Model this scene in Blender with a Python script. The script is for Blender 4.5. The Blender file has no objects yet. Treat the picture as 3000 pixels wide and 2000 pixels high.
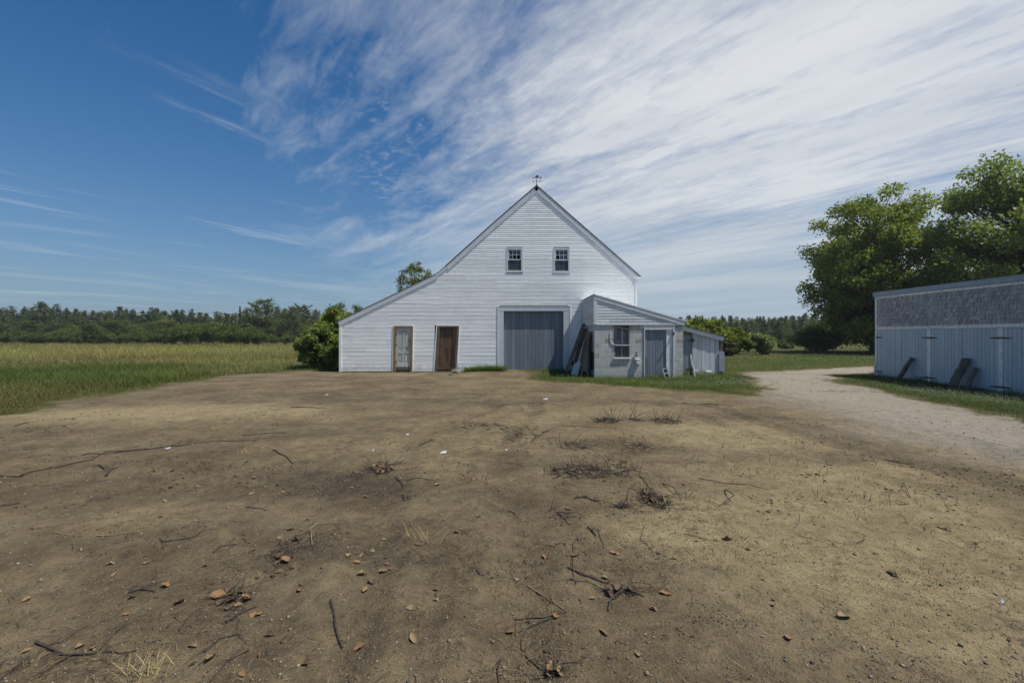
SUN_E, SKY_S, SKY_SAT, CLOUD_S, EXPO, HAZE_D, SKY_V = 3.9, .10, 1.38, .95, 0.25, .0003, .80
SEEDS = (25, 28, 3, 21)
import bpy, math, random
import numpy as np
from mathutils import Vector, Matrix
R = random.Random(11)
RS = np.random.RandomState(11)
C = bpy.context.scene.collection
H, F, HY = 1.65, 1333.0, 985.0          # eye height, focal length and horizon row used to survey the photograph

def bp(px, py, Y):                       # survey point -> (x, z) on a wall facing the road at distance Y
    s = Y / F
    return ((px - 1500) * s, H + (HY - py) * s)

def gp(px, py, z=0.0):                   # survey point -> (x, y) on the ground
    Y = (H - z) * F / (py - HY)
    return ((px - 1500) * Y / F, Y)

# ---------------------------------------------------------------- numpy noise
_perm = np.random.RandomState(3).rand(256, 256).astype(np.float64)
def vnoise(x, y):
    xi = np.floor(x).astype(int); yi = np.floor(y).astype(int)
    fx = x - xi; fy = y - yi
    fx = fx * fx * (3 - 2 * fx); fy = fy * fy * (3 - 2 * fy)
    a = _perm[xi & 255, yi & 255]; b = _perm[(xi + 1) & 255, yi & 255]
    c = _perm[xi & 255, (yi + 1) & 255]; d = _perm[(xi + 1) & 255, (yi + 1) & 255]
    return (a * (1 - fx) + b * fx) * (1 - fy) + (c * (1 - fx) + d * fx) * fy
def fbm(x, y, o=4):
    x = np.asarray(x, float); y = np.asarray(y, float)
    s = 0; a = .5; t = 0
    for k in range(o):
        s = s + a * vnoise(x + 17.3 * k, y - 9.1 * k); t += a
        x = x * 2.03; y = y * 2.03; a *= .5
    return s / t - .5
def sstep(a, b, x):
    t = np.clip((x - a) / (b - a), 0, 1)
    return t * t * (3 - 2 * t)

# ---------------------------------------------------------------- ground survey
LEFT_EDGE = [gp(*p) for p in [(0,1225),(100,1192),(250,1168),(430,1138),(560,1117),(700,1099),(880,1087),(985,1088)]]
ISLAND = [gp(*p) for p in [(1490,1085),(1538,1087),(1550,1112),(1700,1126),(1900,1141),(2060,1151),(2200,1157),(2238,1140),(2218,1112),(2180,1096),(2220,1088),(2300,1083),(2560,1075)]]
RIGHT_EDGE = [gp(*p) for p in [(2470,1096),(2425,1110),(2480,1125),(2600,1150),(2750,1182),(2900,1215),(3000,1247)]]
DIRT = ([(-16,-12),(-13,0),(-11.2,6)] + LEFT_EDGE + [(-7.9,20.95),(-1.9,20.95),(-1.7,20.4),(-.9,20.3)] + ISLAND +
        [(45,25.5),(45,21.5),(17.2,21.2)] + RIGHT_EDGE + [(14,4),(18,-12)])
DIRT = np.array(DIRT)
ROAD = np.array([gp(3350,1350), gp(2990,1290), gp(2700,1215), gp(2450,1150), gp(2310,1108), gp(2390,1089), (17,22.6), (45,23.4)])

def seg_dist(x, y, P, closed):
    d = np.full(x.shape, 1e9)
    n = len(P)
    for i in range(n if closed else n - 1):
        a = P[i]; b = P[(i + 1) % n]
        ab = b - a
        t = np.clip(((x - a[0]) * ab[0] + (y - a[1]) * ab[1]) / (ab @ ab), 0, 1)
        d = np.minimum(d, np.hypot(x - a[0] - t * ab[0], y - a[1] - t * ab[1]))
    return d
def inside(x, y, P):
    r = np.zeros(x.shape, bool)
    n = len(P)
    for i in range(n):
        x0, y0 = P[i]; x1, y1 = P[(i + 1) % n]
        if y0 == y1: continue
        c = ((y0 > y) != (y1 > y)) & (x < (x1 - x0) * (y - y0) / (y1 - y0) + x0)
        r ^= c
    return r
def dirt_sd(x, y):                       # + inside the bare yard, - on the grass
    d = seg_dist(x, y, DIRT, True)
    return np.where(inside(x, y, DIRT), d, -d)
def grass_mask(x, y):
    sd = dirt_sd(x, y) + 1.7 * fbm(x / 1.3, y / 1.3, 4) + .7 * fbm(x / .25, y / .25, 2)
    return 1 - sstep(-.25, .25, sd)
TRACKS = [[(-200,1405),(250,1352),(640,1318),(900,1296),(1250,1272)],[(-200,1470),(300,1410),(700,1365),(1100,1330)],[(3100,1480),(2800,1405),(2450,1305),(2150,1215),(1980,1165)],[(3100,1540),(2750,1450),(2400,1340),(2100,1245),(1900,1180)],
          [(3050,1345),(2700,1265),(2400,1195),(2200,1140),(2300,1100)],[(250,1180),(700,1140),(1100,1128),(1500,1135),(1850,1160)],[(900,2010),(1000,1700),(1080,1480),(1200,1300),(1450,1180)],[(1550,2010),(1500,1700),(1480,1480),(1500,1300),(1560,1180)]]
TRACKS = [np.array([gp(*p) for p in t]) for t in TRACKS]
def ruts(x, y):
    x = np.asarray(x, float); y = np.asarray(y, float)
    wx = x + .5 * fbm(x / 1.7, y / 1.7, 2); wy = y + .5 * fbm(x / 1.7 + 30, y / 1.7, 2)
    z = np.zeros(x.shape); k = np.zeros(x.shape)
    for t in TRACKS:
        d = seg_dist(wx, wy, t, False)
        z = z - .030 * np.exp(-(d / .16) ** 2) + .026 * np.exp(-((d - .30) / .11) ** 2); k = np.maximum(k, np.exp(-(d / .22) ** 2))
    m = np.clip(.75 + 1.5 * fbm(x / 1.3 + 9, y / 1.3, 3), .1, 1.2)
    return z * m, k * m
def blobs(x, y, L):
    s = np.zeros(x.shape)
    for (px, py, rx, ry, a) in L:
        cx, cy = gp(px, py)
        s = s + a * np.exp(-(((x - cx) / rx) ** 2 + ((y - cy) / ry) ** 2))
    return s
SAND = [(330,1215,3.0,1.0,.8),(650,1195,2.4,.7,.7),(1650,1115,4.,.8,.5),(2080,1260,1.3,.7,.9),(2200,1300,1.5,.8,.9),(2450,1390,1.5,.6,.9),
        (2700,1470,1.2,.5,.9),(2950,1600,.8,.5,.7),(2580,1620,.9,.45,.55),(2880,1930,.35,.25,.7),(1950,1560,.8,.5,.5),(1350,1370,1.0,.5,.4),
        (350,1500,1.5,.4,.3),(2100,1480,1.,.5,.5),(1500,1230,2.,1.,.3),(1700,1200,3.0,.8,.45),(2250,1480,.9,.5,.6),(1250,1100,2.5,.5,.5),(2350,1700,.7,.3,.35),(2300,1610,.8,.4,.55),(2700,1740,.8,.4,.5),(2080,1750,.45,.28,.35),(2500,1850,.6,.35,.4),(2950,1760,.5,.4,.5),(880,1210,2.,.8,.35),(1400,1300,1.6,.6,.3)]
DARK = [(950,1420,1.1,.5,.8),(700,1520,.9,.4,.6),(950,1600,.9,.4,.7),(1150,1650,.8,.4,.5),(700,1800,.6,.3,.5),(1050,1420,.9,.5,.6),(1100,1120,3.,.9,.5),
        (1000,1160,3.5,1.0,.6),(1300,1180,2.5,.9,.55),(2050,1660,.22,.05,.5),
        (1850,1300,1.4,.6,.5),(1500,1480,1.2,.4,.3),(300,1400,2.,.6,.45),(200,1700,.8,.4,.35),(1900,1480,.9,.3,.4),(500,1290,2.,.4,.4),(1300,1900,.7,.3,.4)]
BAND = np.array([gp(*p) for p in [(2080,1190),(2300,1225),(2500,1290),(2720,1355),(3000,1425),(3300,1500)]])
def ground_masks(x, y):
    g = grass_mask(x, y)
    w1 = fbm(x / 1.6 + 5, y / .8, 4); w2 = fbm(x / .5 - 7, y / .35, 4)
    rd = seg_dist(x, y, ROAD, False)
    grav = (1 - sstep(.5, 3.4, rd + 1.4 * w1 + .9 * w2)) * (1 - g)
    sand = np.clip(blobs(x, y, SAND) * 1.08 + 1.1 * w1 + .55 * w2, 0, 1)
    dark = np.clip(blobs(x, y, DARK) * .72 + .8 * fbm(x / 1.1 - 31, y / .6 + 8, 4) + .75 * fbm(x / .3 + 3, y / .22, 3), 0, 1)
    bd = seg_dist(x + .5 * w1, y + .5 * w2, BAND, False)
    dark = dark * (1 - .4 * np.clip(blobs(x, y, SAND), 0, 1)) + .62 * np.exp(-(bd / .38) ** 2) * np.clip(.8 + 1.2 * w2, .2, 1)
    dark = np.clip(dark + .38 * ruts(x, y)[1] * (.5 + fbm(x / .4, y / .4, 3) * 2), 0, 1)
    return g, grav, sand, dark
def hz_big(x, y):
    x = np.asarray(x, float); y = np.asarray(y, float)
    z = .07 * fbm(x / 7 + 3, y / 5, 3) * sstep(1.5, 6, y) * (1 - sstep(18, 20, y) * (np.abs(x) < 11))
    z = z + .13 * np.exp(-((x - .6) / 2.2) ** 2 - ((y - 20.6) / 1.6) ** 2)
    z = z - .16 * np.exp(-((x - 15.5) / 3.5) ** 2 - ((y - 12.3) / 4.0) ** 2)
    z = z + .05 * np.exp(-((x + 1.6) / .9) ** 2 - ((y - 20.0) / .8) ** 2)
    return z
def hz(x, y, fine=True):
    x = np.asarray(x, float); y = np.asarray(y, float)
    z = hz_big(x, y)
    near = 1 - sstep(9, 22, np.abs(y))
    z = z + .045 * fbm(x / .9, y / .55, 3) * sstep(.5, 3, y) * (1 - sstep(15, 19, y))
    z = z + .022 * fbm(x / .17, y / .17, 3) * near
    z = z + ruts(x, y)[0] * (1 - sstep(15, 19, y))
    z = z + .05 * np.minimum(fbm(x / .32 + 8, y / .28, 2) + .12, 0) * near
    z = z + .022 * np.maximum(fbm(x / .075, y / .075, 2) - .05, 0) * (1 - sstep(4, 8, np.abs(y)))
    return z
def hz1(x, y):
    return float(hz(np.array([x]), np.array([y]))[0])

# ---------------------------------------------------------------- mesh + object helpers
ORIG = {}
def setp(o, label=None, cat=None, group=None, kind=None):
    if label: o['label'] = label
    if cat: o['category'] = cat
    if group: o['group'] = group
    if kind: o['kind'] = kind
    return o
def empty(name, loc, label, cat, group=None):
    o = bpy.data.objects.new(name, None); C.objects.link(o)
    o.location = loc; o.empty_display_size = .3
    ORIG[o] = Vector(loc)
    return setp(o, label, cat, group)
def np_mesh(name, V, faces_flat, counts, col=None):
    V = np.asarray(V, np.float32).reshape(-1, 3); ff = np.asarray(faces_flat, np.int32).ravel(); counts = np.asarray(counts, np.int32)
    me = bpy.data.meshes.new(name)
    me.vertices.add(len(V)); me.vertices.foreach_set('co', V.ravel())
    me.loops.add(len(ff)); me.loops.foreach_set('vertex_index', ff)
    me.polygons.add(len(counts))
    st = np.concatenate([[0], np.cumsum(counts)[:-1]]).astype(np.int32)
    me.polygons.foreach_set('loop_start', st)
    me.update(calc_edges=True)
    if col is not None:
        a = me.attributes.new('col', 'FLOAT_COLOR', 'POINT')
        cc = np.ones((len(V), 4), np.float32); cc[:, :3] = col
        a.data.foreach_set('color', cc.ravel())
    return me
def link(name, me, mat, parent=None, loc=None, smooth=False):
    o = bpy.data.objects.new(name, me); C.objects.link(o)
    if mat is not None and not me.materials: me.materials.append(mat)
    if smooth: me.polygons.foreach_set('use_smooth', [True] * len(me.polygons))
    if parent is not None:
        o.parent = parent; ORIG[o] = ORIG[parent]
    else:
        ORIG[o] = Vector(loc) if loc is not None else Vector((0, 0, 0))
        o.location = ORIG[o]
    return o
class MB:
    def __init__(s): s.v = []; s.f = []; s.t = []; s.xf = None
    def pt(s, p):
        if s.xf is not None: p = s.xf(p)
        s.v.append(tuple(p)); return len(s.v) - 1
    def face(s, pts, t=.5):
        s.f.append([s.pt(p) for p in pts]); s.t.append(t)
    def box(s, x0, x1, y0, y1, z0, z1, t=.5):
        P = [(x0,y0,z0),(x1,y0,z0),(x1,y1,z0),(x0,y1,z0),(x0,y0,z1),(x1,y0,z1),(x1,y1,z1),(x0,y1,z1)]
        s.hexa(P, t)
    def hexa(s, P, t=.5):
        i = [s.pt(p) for p in P]
        for q in ((3,2,1,0),(4,5,6,7),(0,1,5,4),(1,2,6,5),(2,3,7,6),(3,0,4,7)):
            s.f.append([i[k] for k in q]); s.t.append(t)
    def obox(s, M, sx, sy, sz, t=.5):      # box of full size centred on matrix M
        P = [M @ Vector((a*sx/2, b*sy/2, c*sz/2)) for a, b, c in ((-1,-1,-1),(1,-1,-1),(1,1,-1),(-1,1,-1),(-1,-1,1),(1,-1,1),(1,1,1),(-1,1,1))]
        s.hexa(P, t)
    def prism_y(s, poly, y0, y1, t=.5):    # (x,z) outline, pushed along y
        n = len(poly)
        a = [s.pt((x, y0, z)) for x, z in poly]; b = [s.pt((x, y1, z)) for x, z in poly]
        s.f.append(a); s.f.append(b[::-1]); s.t += [t, t]
        for k in range(n):
            s.f.append([a[k], b[k], b[(k+1) % n], a[(k+1) % n]][::-1]); s.t.append(t)
    def tube(s, pts, rad, n=6, cap=True, t=.5):
        pts = [Vector(p) for p in pts]; rings = []
        up = Vector((0, 0, 1)); prev = None
        for i, p in enumerate(pts):
            d = (pts[min(i+1, len(pts)-1)] - pts[max(i-1, 0)]).normalized()
            if prev is None:
                a = d.cross(Vector((1,0,0)) if abs(d.x) < .8 else Vector((0,1,0))).normalized()
            else:
                a = (prev - d * prev.dot(d)).normalized()
            prev = a; b = d.cross(a)
            r = rad[i] if hasattr(rad, '__len__') else rad
            rings.append([s.pt(p + (a * math.cos(2*math.pi*k/n) + b * math.sin(2*math.pi*k/n)) * r) for k in range(n)])
        for i in range(len(rings) - 1):
            for k in range(n):
                s.f.append([rings[i][k], rings[i][(k+1) % n], rings[i+1][(k+1) % n], rings[i+1][k]]); s.t.append(t)
        if cap:
            s.f.append(rings[0][::-1]); s.f.append(rings[-1]); s.t += [t, t]
    def build(s, name, mat, parent=None, loc=None, smooth=False, bevel=0):
        o0 = ORIG[parent] if parent is not None else Vector(loc if loc is not None else (0, 0, 0))
        me = bpy.data.meshes.new(name)
        me.from_pydata([(x - o0.x, y - o0.y, z - o0.z) for x, y, z in s.v], [], s.f)
        a = me.attributes.new('tint', 'FLOAT', 'FACE'); a.data.foreach_set('value', np.array(s.t, np.float32))
        me.update()
        o = link(name, me, mat, parent, loc, smooth)
        if bevel:
            m = o.modifiers.new('bevel', 'BEVEL'); m.width = bevel; m.segments = 1; m.limit_method = 'ANGLE'
        return o
def copy_tree(o, parent=None):
    c = o.copy(); C.objects.link(c)
    if parent is not None: c.parent = parent
    for ch in list(o.children): copy_tree(ch, c)
    return c

# ---------------------------------------------------------------- node helpers
class NT:
    def __init__(s, nt): s.nt = nt
    def n(s, typ, ins=None, **props):
        nd = s.nt.nodes.new(typ)
        for k, v in props.items(): setattr(nd, k, v)
        for k, v in (ins or {}).items():
            if isinstance(v, bpy.types.NodeSocket): s.nt.links.new(v, nd.inputs[k])
            else:
                if nd.inputs[k].type == 'RGBA' and len(v) == 3: v = tuple(v) + (1,)
                nd.inputs[k].default_value = v
        return nd
    def m(s, op, a, b=0., c=0., clamp=False):
        nd = s.n('ShaderNodeMath', {0: a, 1: b, 2: c}, operation=op); nd.use_clamp = clamp
        return nd.outputs[0]
    def vm(s, op, a, b): return s.n('ShaderNodeVectorMath', {0: a, 1: b}, operation=op).outputs['Vector']
    def dot(s, a, b): return s.n('ShaderNodeVectorMath', {0: a, 1: b}, operation='DOT_PRODUCT').outputs['Value']
    def noise(s, v, scale, detail=3., rough=.55, dist=0.):
        return s.n('ShaderNodeTexNoise', {'Vector': v, 'Scale': scale, 'Detail': detail, 'Roughness': rough, 'Distortion': dist}).outputs['Fac']
    def map(s, x, a, b, c=0., d=1., smooth=True):
        nd = s.n('ShaderNodeMapRange', {'Value': x, 'From Min': a, 'From Max': b, 'To Min': c, 'To Max': d})
        nd.interpolation_type = 'SMOOTHSTEP' if smooth else 'LINEAR'
        return nd.outputs[0]
    def mix(s, f, a, b, blend='MIX'):
        nd = s.n('ShaderNodeMix', data_type='RGBA', blend_type=blend)
        for k, v in (('Factor', f), ('A', a), ('B', b)):
            i = [q for q in nd.inputs if q.name == k and (q.type == 'VALUE' if k == 'Factor' else q.type == 'RGBA')][0]
            if isinstance(v, bpy.types.NodeSocket): s.nt.links.new(v, i)
            else: i.default_value = v if k == 'Factor' else (tuple(v) + (1,) if len(v) == 3 else v)
        return [q for q in nd.outputs if q.type == 'RGBA'][0]
    def attr(s, name, out='Fac'): return s.n('ShaderNodeAttribute', attribute_name=name).outputs[out]
    def coord(s, scale=(1, 1, 1)):
        co = s.n('ShaderNodeTexCoord').outputs['Object']
        return s.n('ShaderNodeMapping', {'Vector': co, 'Scale': scale}).outputs[0]
    def bump(s, h, dist, strength=1.):
        return s.n('ShaderNodeBump', {'Height': h, 'Distance': dist, 'Strength': strength}).outputs[0]
def newmat(name):
    m = bpy.data.materials.new(name); m.use_nodes = True
    b = m.node_tree.nodes['Principled BSDF']
    return m, NT(m.node_tree), b
def setc(T, b, color=None, rough=None, normal=None, spec=None, metal=None):
    for k, v in (('Base Color', color), ('Roughness', rough), ('Normal', normal), ('Specular IOR Level', spec), ('Metallic', metal)):
        if v is None: continue
        if isinstance(v, bpy.types.NodeSocket): T.nt.links.new(v, b.inputs[k])
        else: b.inputs[k].default_value = (tuple(v) + (1,)) if k == 'Base Color' else v

def paint(name, cA, cB, scale=(3, 3, 3), amount=1., rough=.55, peel=None, peel_at=.62, tint=.25, stain=None, metal=0., bump=.002, fine=40.):
    m, T, b = newmat(name)
    v = T.coord(scale)
    n1 = T.noise(v, 1., 6., .65)
    col = T.mix(T.map(n1, .3, .7), cA, cB)
    tv = T.m('ADD', T.m('MULTIPLY', T.m('SUBTRACT', T.attr('tint'), .5), tint * 2), 1.)
    col = T.mix(1., col, T.n('ShaderNodeCombineColor', {0: tv, 1: tv, 2: tv}).outputs[0], 'MULTIPLY')
    n2 = T.noise(v, fine / 3., 5., .7)
    if stain is not None:
        s2 = T.noise(T.coord(), 1.7, 6., .7, .6)
        col = T.mix(T.map(s2, .52, .75, 0, stain[1]), col, stain[0])
    if peel is not None:
        pk = T.map(T.noise(v, fine / 8., 8., .75), peel_at, peel_at + .06)
        col = T.mix(pk, col, peel)
    setc(T, b, col, rough, T.bump(n2, bump), metal=metal)
    return m
# ---------------------------------------------------------------- camera, sun, sky
sc = bpy.context.scene
cam = bpy.data.cameras.new('camera'); co = bpy.data.objects.new('camera', cam); C.objects.link(co)
co.location = (0, 0, H); co.rotation_euler = (math.radians(90), 0, 0)
cam.sensor_width = 36; cam.lens = 36 * F / 3000; cam.shift_y = (HY - 1000) / 3000 ; cam.clip_end = 4000; cam.clip_start = .05
sc.camera = co
SUN = Vector((.50, -.18, 1.0)).normalized()
sl = bpy.data.lights.new('sun', 'SUN'); so = bpy.data.objects.new('sun', sl); C.objects.link(so)
sl.energy = SUN_E; sl.angle = math.radians(.53); sl.color = (1, .955, .89)
so.rotation_euler = SUN.to_track_quat('Z', 'Y').to_euler()
so.location = (30, -10, 60)
w = bpy.data.worlds.new('World'); sc.world = w; w.use_nodes = True
T = NT(w.node_tree)
bg = w.node_tree.nodes['Background']; outw = w.node_tree.nodes['World Output']
sky = T.n('ShaderNodeTexSky', sky_type='NISHITA'); sky.sun_disc = False
sky.sun_elevation = math.asin(SUN.z); sky.sun_rotation = math.atan2(SUN.x, SUN.y)
sky.air_density = 1.0; sky.dust_density = .6; sky.ozone_density = 3.0; sky.altitude = 100
hsv = T.n('ShaderNodeHueSaturation', {'Hue': .502, 'Saturation': SKY_SAT, 'Value': SKY_V, 'Color': sky.outputs[0]})
bg.inputs['Strength'].default_value = SKY_S
w.node_tree.links.new(hsv.outputs[0], bg.inputs['Color'])
d = T.n('ShaderNodeTexCoord').outputs['Generated']
sep = T.n('ShaderNodeSeparateXYZ', {0: d})
dz = T.m('MAXIMUM', sep.outputs[2], 0.)
zz = T.m('ADD', dz, .035)
px_ = T.m('DIVIDE', sep.outputs[0], zz); py_ = T.m('DIVIDE', sep.outputs[1], zz)
def axes(k):                              # u runs with the streaks, v across them; k sets their bearing
    q = math.sqrt(1 + k * k)
    return T.m('DIVIDE', T.m('SUBTRACT', py_, T.m('MULTIPLY', px_, k)), q), T.m('DIVIDE', T.m('ADD', px_, T.m('MULTIPLY', py_, k)), q)
u, v = axes(.78)
ul, vl = axes(-.70)
def uv(su, sv, off=0., low=False):
    a_, b_ = (ul, vl) if low else (u, v)
    return T.n('ShaderNodeCombineXYZ', {0: T.m('MULTIPLY', a_, su), 1: T.m('ADD', T.m('MULTIPLY', b_, sv), off), 2: off}).outputs[0]
cv = T.m('ADD', px_, T.m('MULTIPLY', py_, .34))        # cover grows across the sky to the east
warp = T.noise(uv(.5, .5, 4.), 1., 3.)
# high veil: thick to the north-east, fading out over the meadow
veil = T.map(cv, -.55, 1.9)
n_big = T.noise(uv(.30, .95, 1.3), 1.2, 6., .56, .7)
n_str = T.noise(uv(.55, 2.4, 7.1), 1.4, 8., .62, .7)
n_fib = T.noise(uv(2.0, 6., 2.2), 1.4, 8., .66, .6)
n_mac = T.noise(uv(9., 12., 3.7), 1.6, 4., .55, .25)
far = T.map(dz, .04, .40)
dev = T.m('ADD', T.m('MULTIPLY', T.m('SUBTRACT', n_big, .5), 2.0), T.m('MULTIPLY', T.m('MULTIPLY', T.m('SUBTRACT', n_str, .5), 1.15), T.map(dz, .0, .25, .12, 1.)))
dev = T.m('ADD', dev, T.m('MULTIPLY', T.m('MULTIPLY', T.m('SUBTRACT', n_fib, .5), .9), far))
n_cell = T.noise(uv(7., 10., 6.6), 1.7, 5., .6, .2)
dev = T.m('ADD', dev, T.m('MULTIPLY', T.m('MULTIPLY', T.m('SUBTRACT', n_cell, .5), .5), T.m('MULTIPLY', far, T.map(cv, -.4, .6))))
base = T.m('SUBTRACT', T.m('MULTIPLY', veil, .86), T.m('MULTIPLY', T.map(cv, -.05, -1.5), .62))
c1 = T.m('ADD', T.m('MULTIPLY', dev, T.map(dz, .0, .22, .40, 1.)), base)
a1 = T.map(c1, -.06, 1.04, smooth=False)
a1 = T.m('POWER', a1, 1.15)
# rippled patches in the gaps of the veil
win = T.m('MULTIPLY', T.map(cv, -.35, .25), T.m('SUBTRACT', 1., T.map(cv, 1.2, 2.2)))
a2 = T.m('MULTIPLY', T.m('MULTIPLY', T.map(n_mac, .48, .66), win), T.map(T.noise(uv(.9, 1.6, 9.), 1., 4., .6), .42, .6))
a2 = T.m('MULTIPLY', a2, .20)
# low streaks over the meadow
low = T.m('MULTIPLY', T.map(py_, 2.4, 4.5), T.m('SUBTRACT', 1., T.map(px_, -1.5, 1.5)))
n_low = T.noise(uv(.30, 1.0, 5.5, True), 1.1, 7., .58, .5)
a3 = T.m('MULTIPLY', T.m('MULTIPLY', T.map(n_low, .49, .70), low), .5)
mid = T.m('MULTIPLY', T.map(py_, 1.3, 2.0), T.m('SUBTRACT', 1., T.map(cv, -.7, -.1)))
a4 = T.m('MULTIPLY', T.m('MULTIPLY', T.map(T.noise(uv(.6, 3.2, 12.5, True), 1., 7., .62, .5), .57, .74), mid), .38)
al = T.m('MAXIMUM', T.m('MAXIMUM', a1, a2), T.m('MAXIMUM', a3, a4))
al = T.m('MULTIPLY', al, .93)
haze_f = T.m('MULTIPLY', T.m('POWER', 2.718, T.m('MULTIPLY', dz, -5.)), .95)
ccol = T.mix(T.map(T.noise(uv(.5, 1.2, 20.), 1.2, 6., .6), .3, .7), (.52, .555, .60), (.68, .70, .72))
ccol = T.mix(T.map(dz, .0, .32), (.38, .46, .53), ccol)
hcol = (.152, .243, .365)
b2 = T.n('ShaderNodeBackground', {'Color': hcol, 'Strength': CLOUD_S})
m1 = T.n('ShaderNodeMixShader', {0: haze_f, 1: bg.outputs[0], 2: b2.outputs[0]})
b3 = T.n('ShaderNodeBackground', {'Color': ccol, 'Strength': CLOUD_S})
m2 = T.n('ShaderNodeMixShader', {0: al, 1: m1.outputs[0], 2: b3.outputs[0]})
w.node_tree.links.new(m2.outputs[0], outw.inputs[0])
w.cycles.sampling_method = 'MANUAL'; w.cycles.sample_map_resolution = 512
sc.view_settings.view_transform = 'Standard'; sc.view_settings.look = 'None'
sc.view_settings.exposure = EXPO; sc.view_settings.gamma = 1
sc.cycles.max_bounces = 6; sc.cycles.transparent_max_bounces = 4
sc.cycles.diffuse_bounces = 3; sc.cycles.glossy_bounces = 2; sc.cycles.transmission_bounces = 3
# ---------------------------------------------------------------- ground
def ground_material(name):
    m, T, b = newmat(name)
    co = T.coord()
    g, gr, sa, da = (T.attr(k) for k in ('grass', 'gravel', 'sand', 'dark'))
    nA = T.noise(co, .9, 8., .62, .4); nB = T.noise(co, 7., 6., .68, .3); nC = T.noise(co, 55., 4., .7); nD = T.noise(co, 210., 2., .6)
    soil = T.mix(T.map(nA, .32, .68), (.136, .104, .061), (.220, .174, .104))
    soil = T.mix(T.map(nB, .35, .68), T.mix(1., soil, (.78, .78, .80), 'MULTIPLY'), T.mix(1., soil, (1.14, 1.12, 1.08), 'MULTIPLY'))
    sandc = T.mix(T.map(nB, .3, .7), (.262, .205, .108), (.37, .298, .170))
    col = T.mix(T.m('MULTIPLY', sa, .88), soil, sandc)
    darkc = T.mix(T.map(nB, .3, .7), (.046, .037, .026), (.082, .067, .047))
    col = T.mix(T.m('MULTIPLY', da, .85), col, darkc)
    gravc = T.mix(T.map(nB, .3, .72), (.275, .245, .190), (.385, .35, .282))
    col = T.mix(T.m('MULTIPLY', gr, .85), col, gravc)
    # grit: fine dark and light grains
    col = T.mix(T.map(nC, .44, .28, 0, .75), col, (.045, .036, .026))
    col = T.mix(T.map(nC, .60, .74, 0, .5), col, (.36, .31, .235))
    nE = T.noise(co, 17., 5., .78); nF = T.noise(T.coord((1., 1.6, 1.)), 4.2, 6., .75)
    col = T.mix(T.map(nE, .56, .68, 0, .62), col, (.050, .040, .028))
    col = T.mix(T.map(nE, .43, .32, 0, .40), col, (.30, .26, .18))
    col = T.mix(T.map(nF, .55, .66, 0, .42), col, (.075, .060, .042))
    vor = T.n('ShaderNodeTexVoronoi', {'Vector': co, 'Scale': 48., 'Randomness': 1.})
    pk = T.m('LESS_THAN', vor.outputs['Distance'], T.map(T.noise(co, 6., 3.), .45, .8, .02, .26))
    sepc = T.n('ShaderNodeSeparateColor', {0: vor.outputs['Color']})
    col = T.mix(T.m('MULTIPLY', pk, T.map(gr, 0., 1., .75, .25)), col, T.mix(sepc.outputs[0], (.12, .10, .085), (.46, .40, .31)))
    turf = T.mix(T.map(nB, .3, .7), (.045, .058, .016), (.105, .10, .035))
    turf = T.mix(T.map(nA, .45, .7, 0, .7), turf, (.16, .135, .06))
    col = T.mix(T.m('MULTIPLY', g, T.map(nC, .2, .6, .7, 1.)), col, turf)
    # crumbs and clods give the small relief
    h = T.m('ADD', T.m('ADD', T.m('MULTIPLY', nB, .4), T.m('MULTIPLY', nE, .5)), T.m('ADD', T.m('MULTIPLY', nC, .40), T.m('MULTIPLY', nD, .10)))
    h = T.m('ADD', h, T.m('MULTIPLY', pk, .10))
    setc(T, b, col, .95, T.bump(h, .055, 1.), spec=.12)
    return m
M_GROUND = ground_material('earth')
def make_ground():
    yn = .9 * np.power(430 / .9, np.linspace(0, 1, 640))
    ys = np.concatenate([[-40, -25, -15, -10, -7, -5, -4, -3, -2, -1.2, -.5, 0, .4, .7], yn])
    us = np.linspace(-1.62, 1.62, 760)
    us = np.concatenate([[-4.5, -3., -2.2, -1.9, -1.75], us, [1.75, 1.9, 2.2, 3., 4.5]])
    Y, U = np.meshgrid(ys, us, indexing='ij')
    X = np.clip(U * (np.maximum(Y, 0) + 3.2), -420, 420)
    X = X + np.where(np.abs(X) >= 420, U * 1.5, 0)
    # keep the lines from being ruler-straight between rows
    x = X.ravel(); y = Y.ravel()
    z = hz(x, y)
    g, grav, sand, dark = ground_masks(x, y)
    z = z + .03 * g * (1 - sstep(30, 60, y)) * fbm(x / .4, y / .4, 2)
    nr, ncn = X.shape
    idx = np.arange(nr * ncn).reshape(nr, ncn)
    q = np.stack([idx[:-1, :-1], idx[:-1, 1:], idx[1:, 1:], idx[1:, :-1]], -1).reshape(-1, 4)
    fg = g[q].mean(1); fr = grav[q].mean(1)
    cls = np.where(fg > .5, 0, np.where(fr > .55, 2, 1))
    for k, nm in enumerate(('ground', 'dirt_yard', 'gravel_drive')):
        f = q[cls == k]
        used = np.unique(f)
        rem = np.full(nr * ncn, -1); rem[used] = np.arange(len(used))
        me = np_mesh(nm, np.stack([x, y, z], -1)[used], rem[f].ravel(), np.full(len(f), 4))
        for an, arr in (('grass', g), ('gravel', grav), ('sand', sand), ('dark', dark)):
            a = me.attributes.new(an, 'FLOAT', 'POINT'); a.data.foreach_set('value', arr[used].astype(np.float32))
        o = link(nm, me, M_GROUND, smooth=True)
        setp(o, {'ground': 'grassy ground of meadow and lawn around the barn', 'dirt_yard': 'bare brown dirt yard with sandy and dark patches in front of the barn',
                 'gravel_drive': 'pale gravel drive passing the grey shed'}[nm], {'ground': 'ground', 'dirt_yard': 'dirt yard', 'gravel_drive': 'drive'}[nm], kind='structure')
make_ground()
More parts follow.
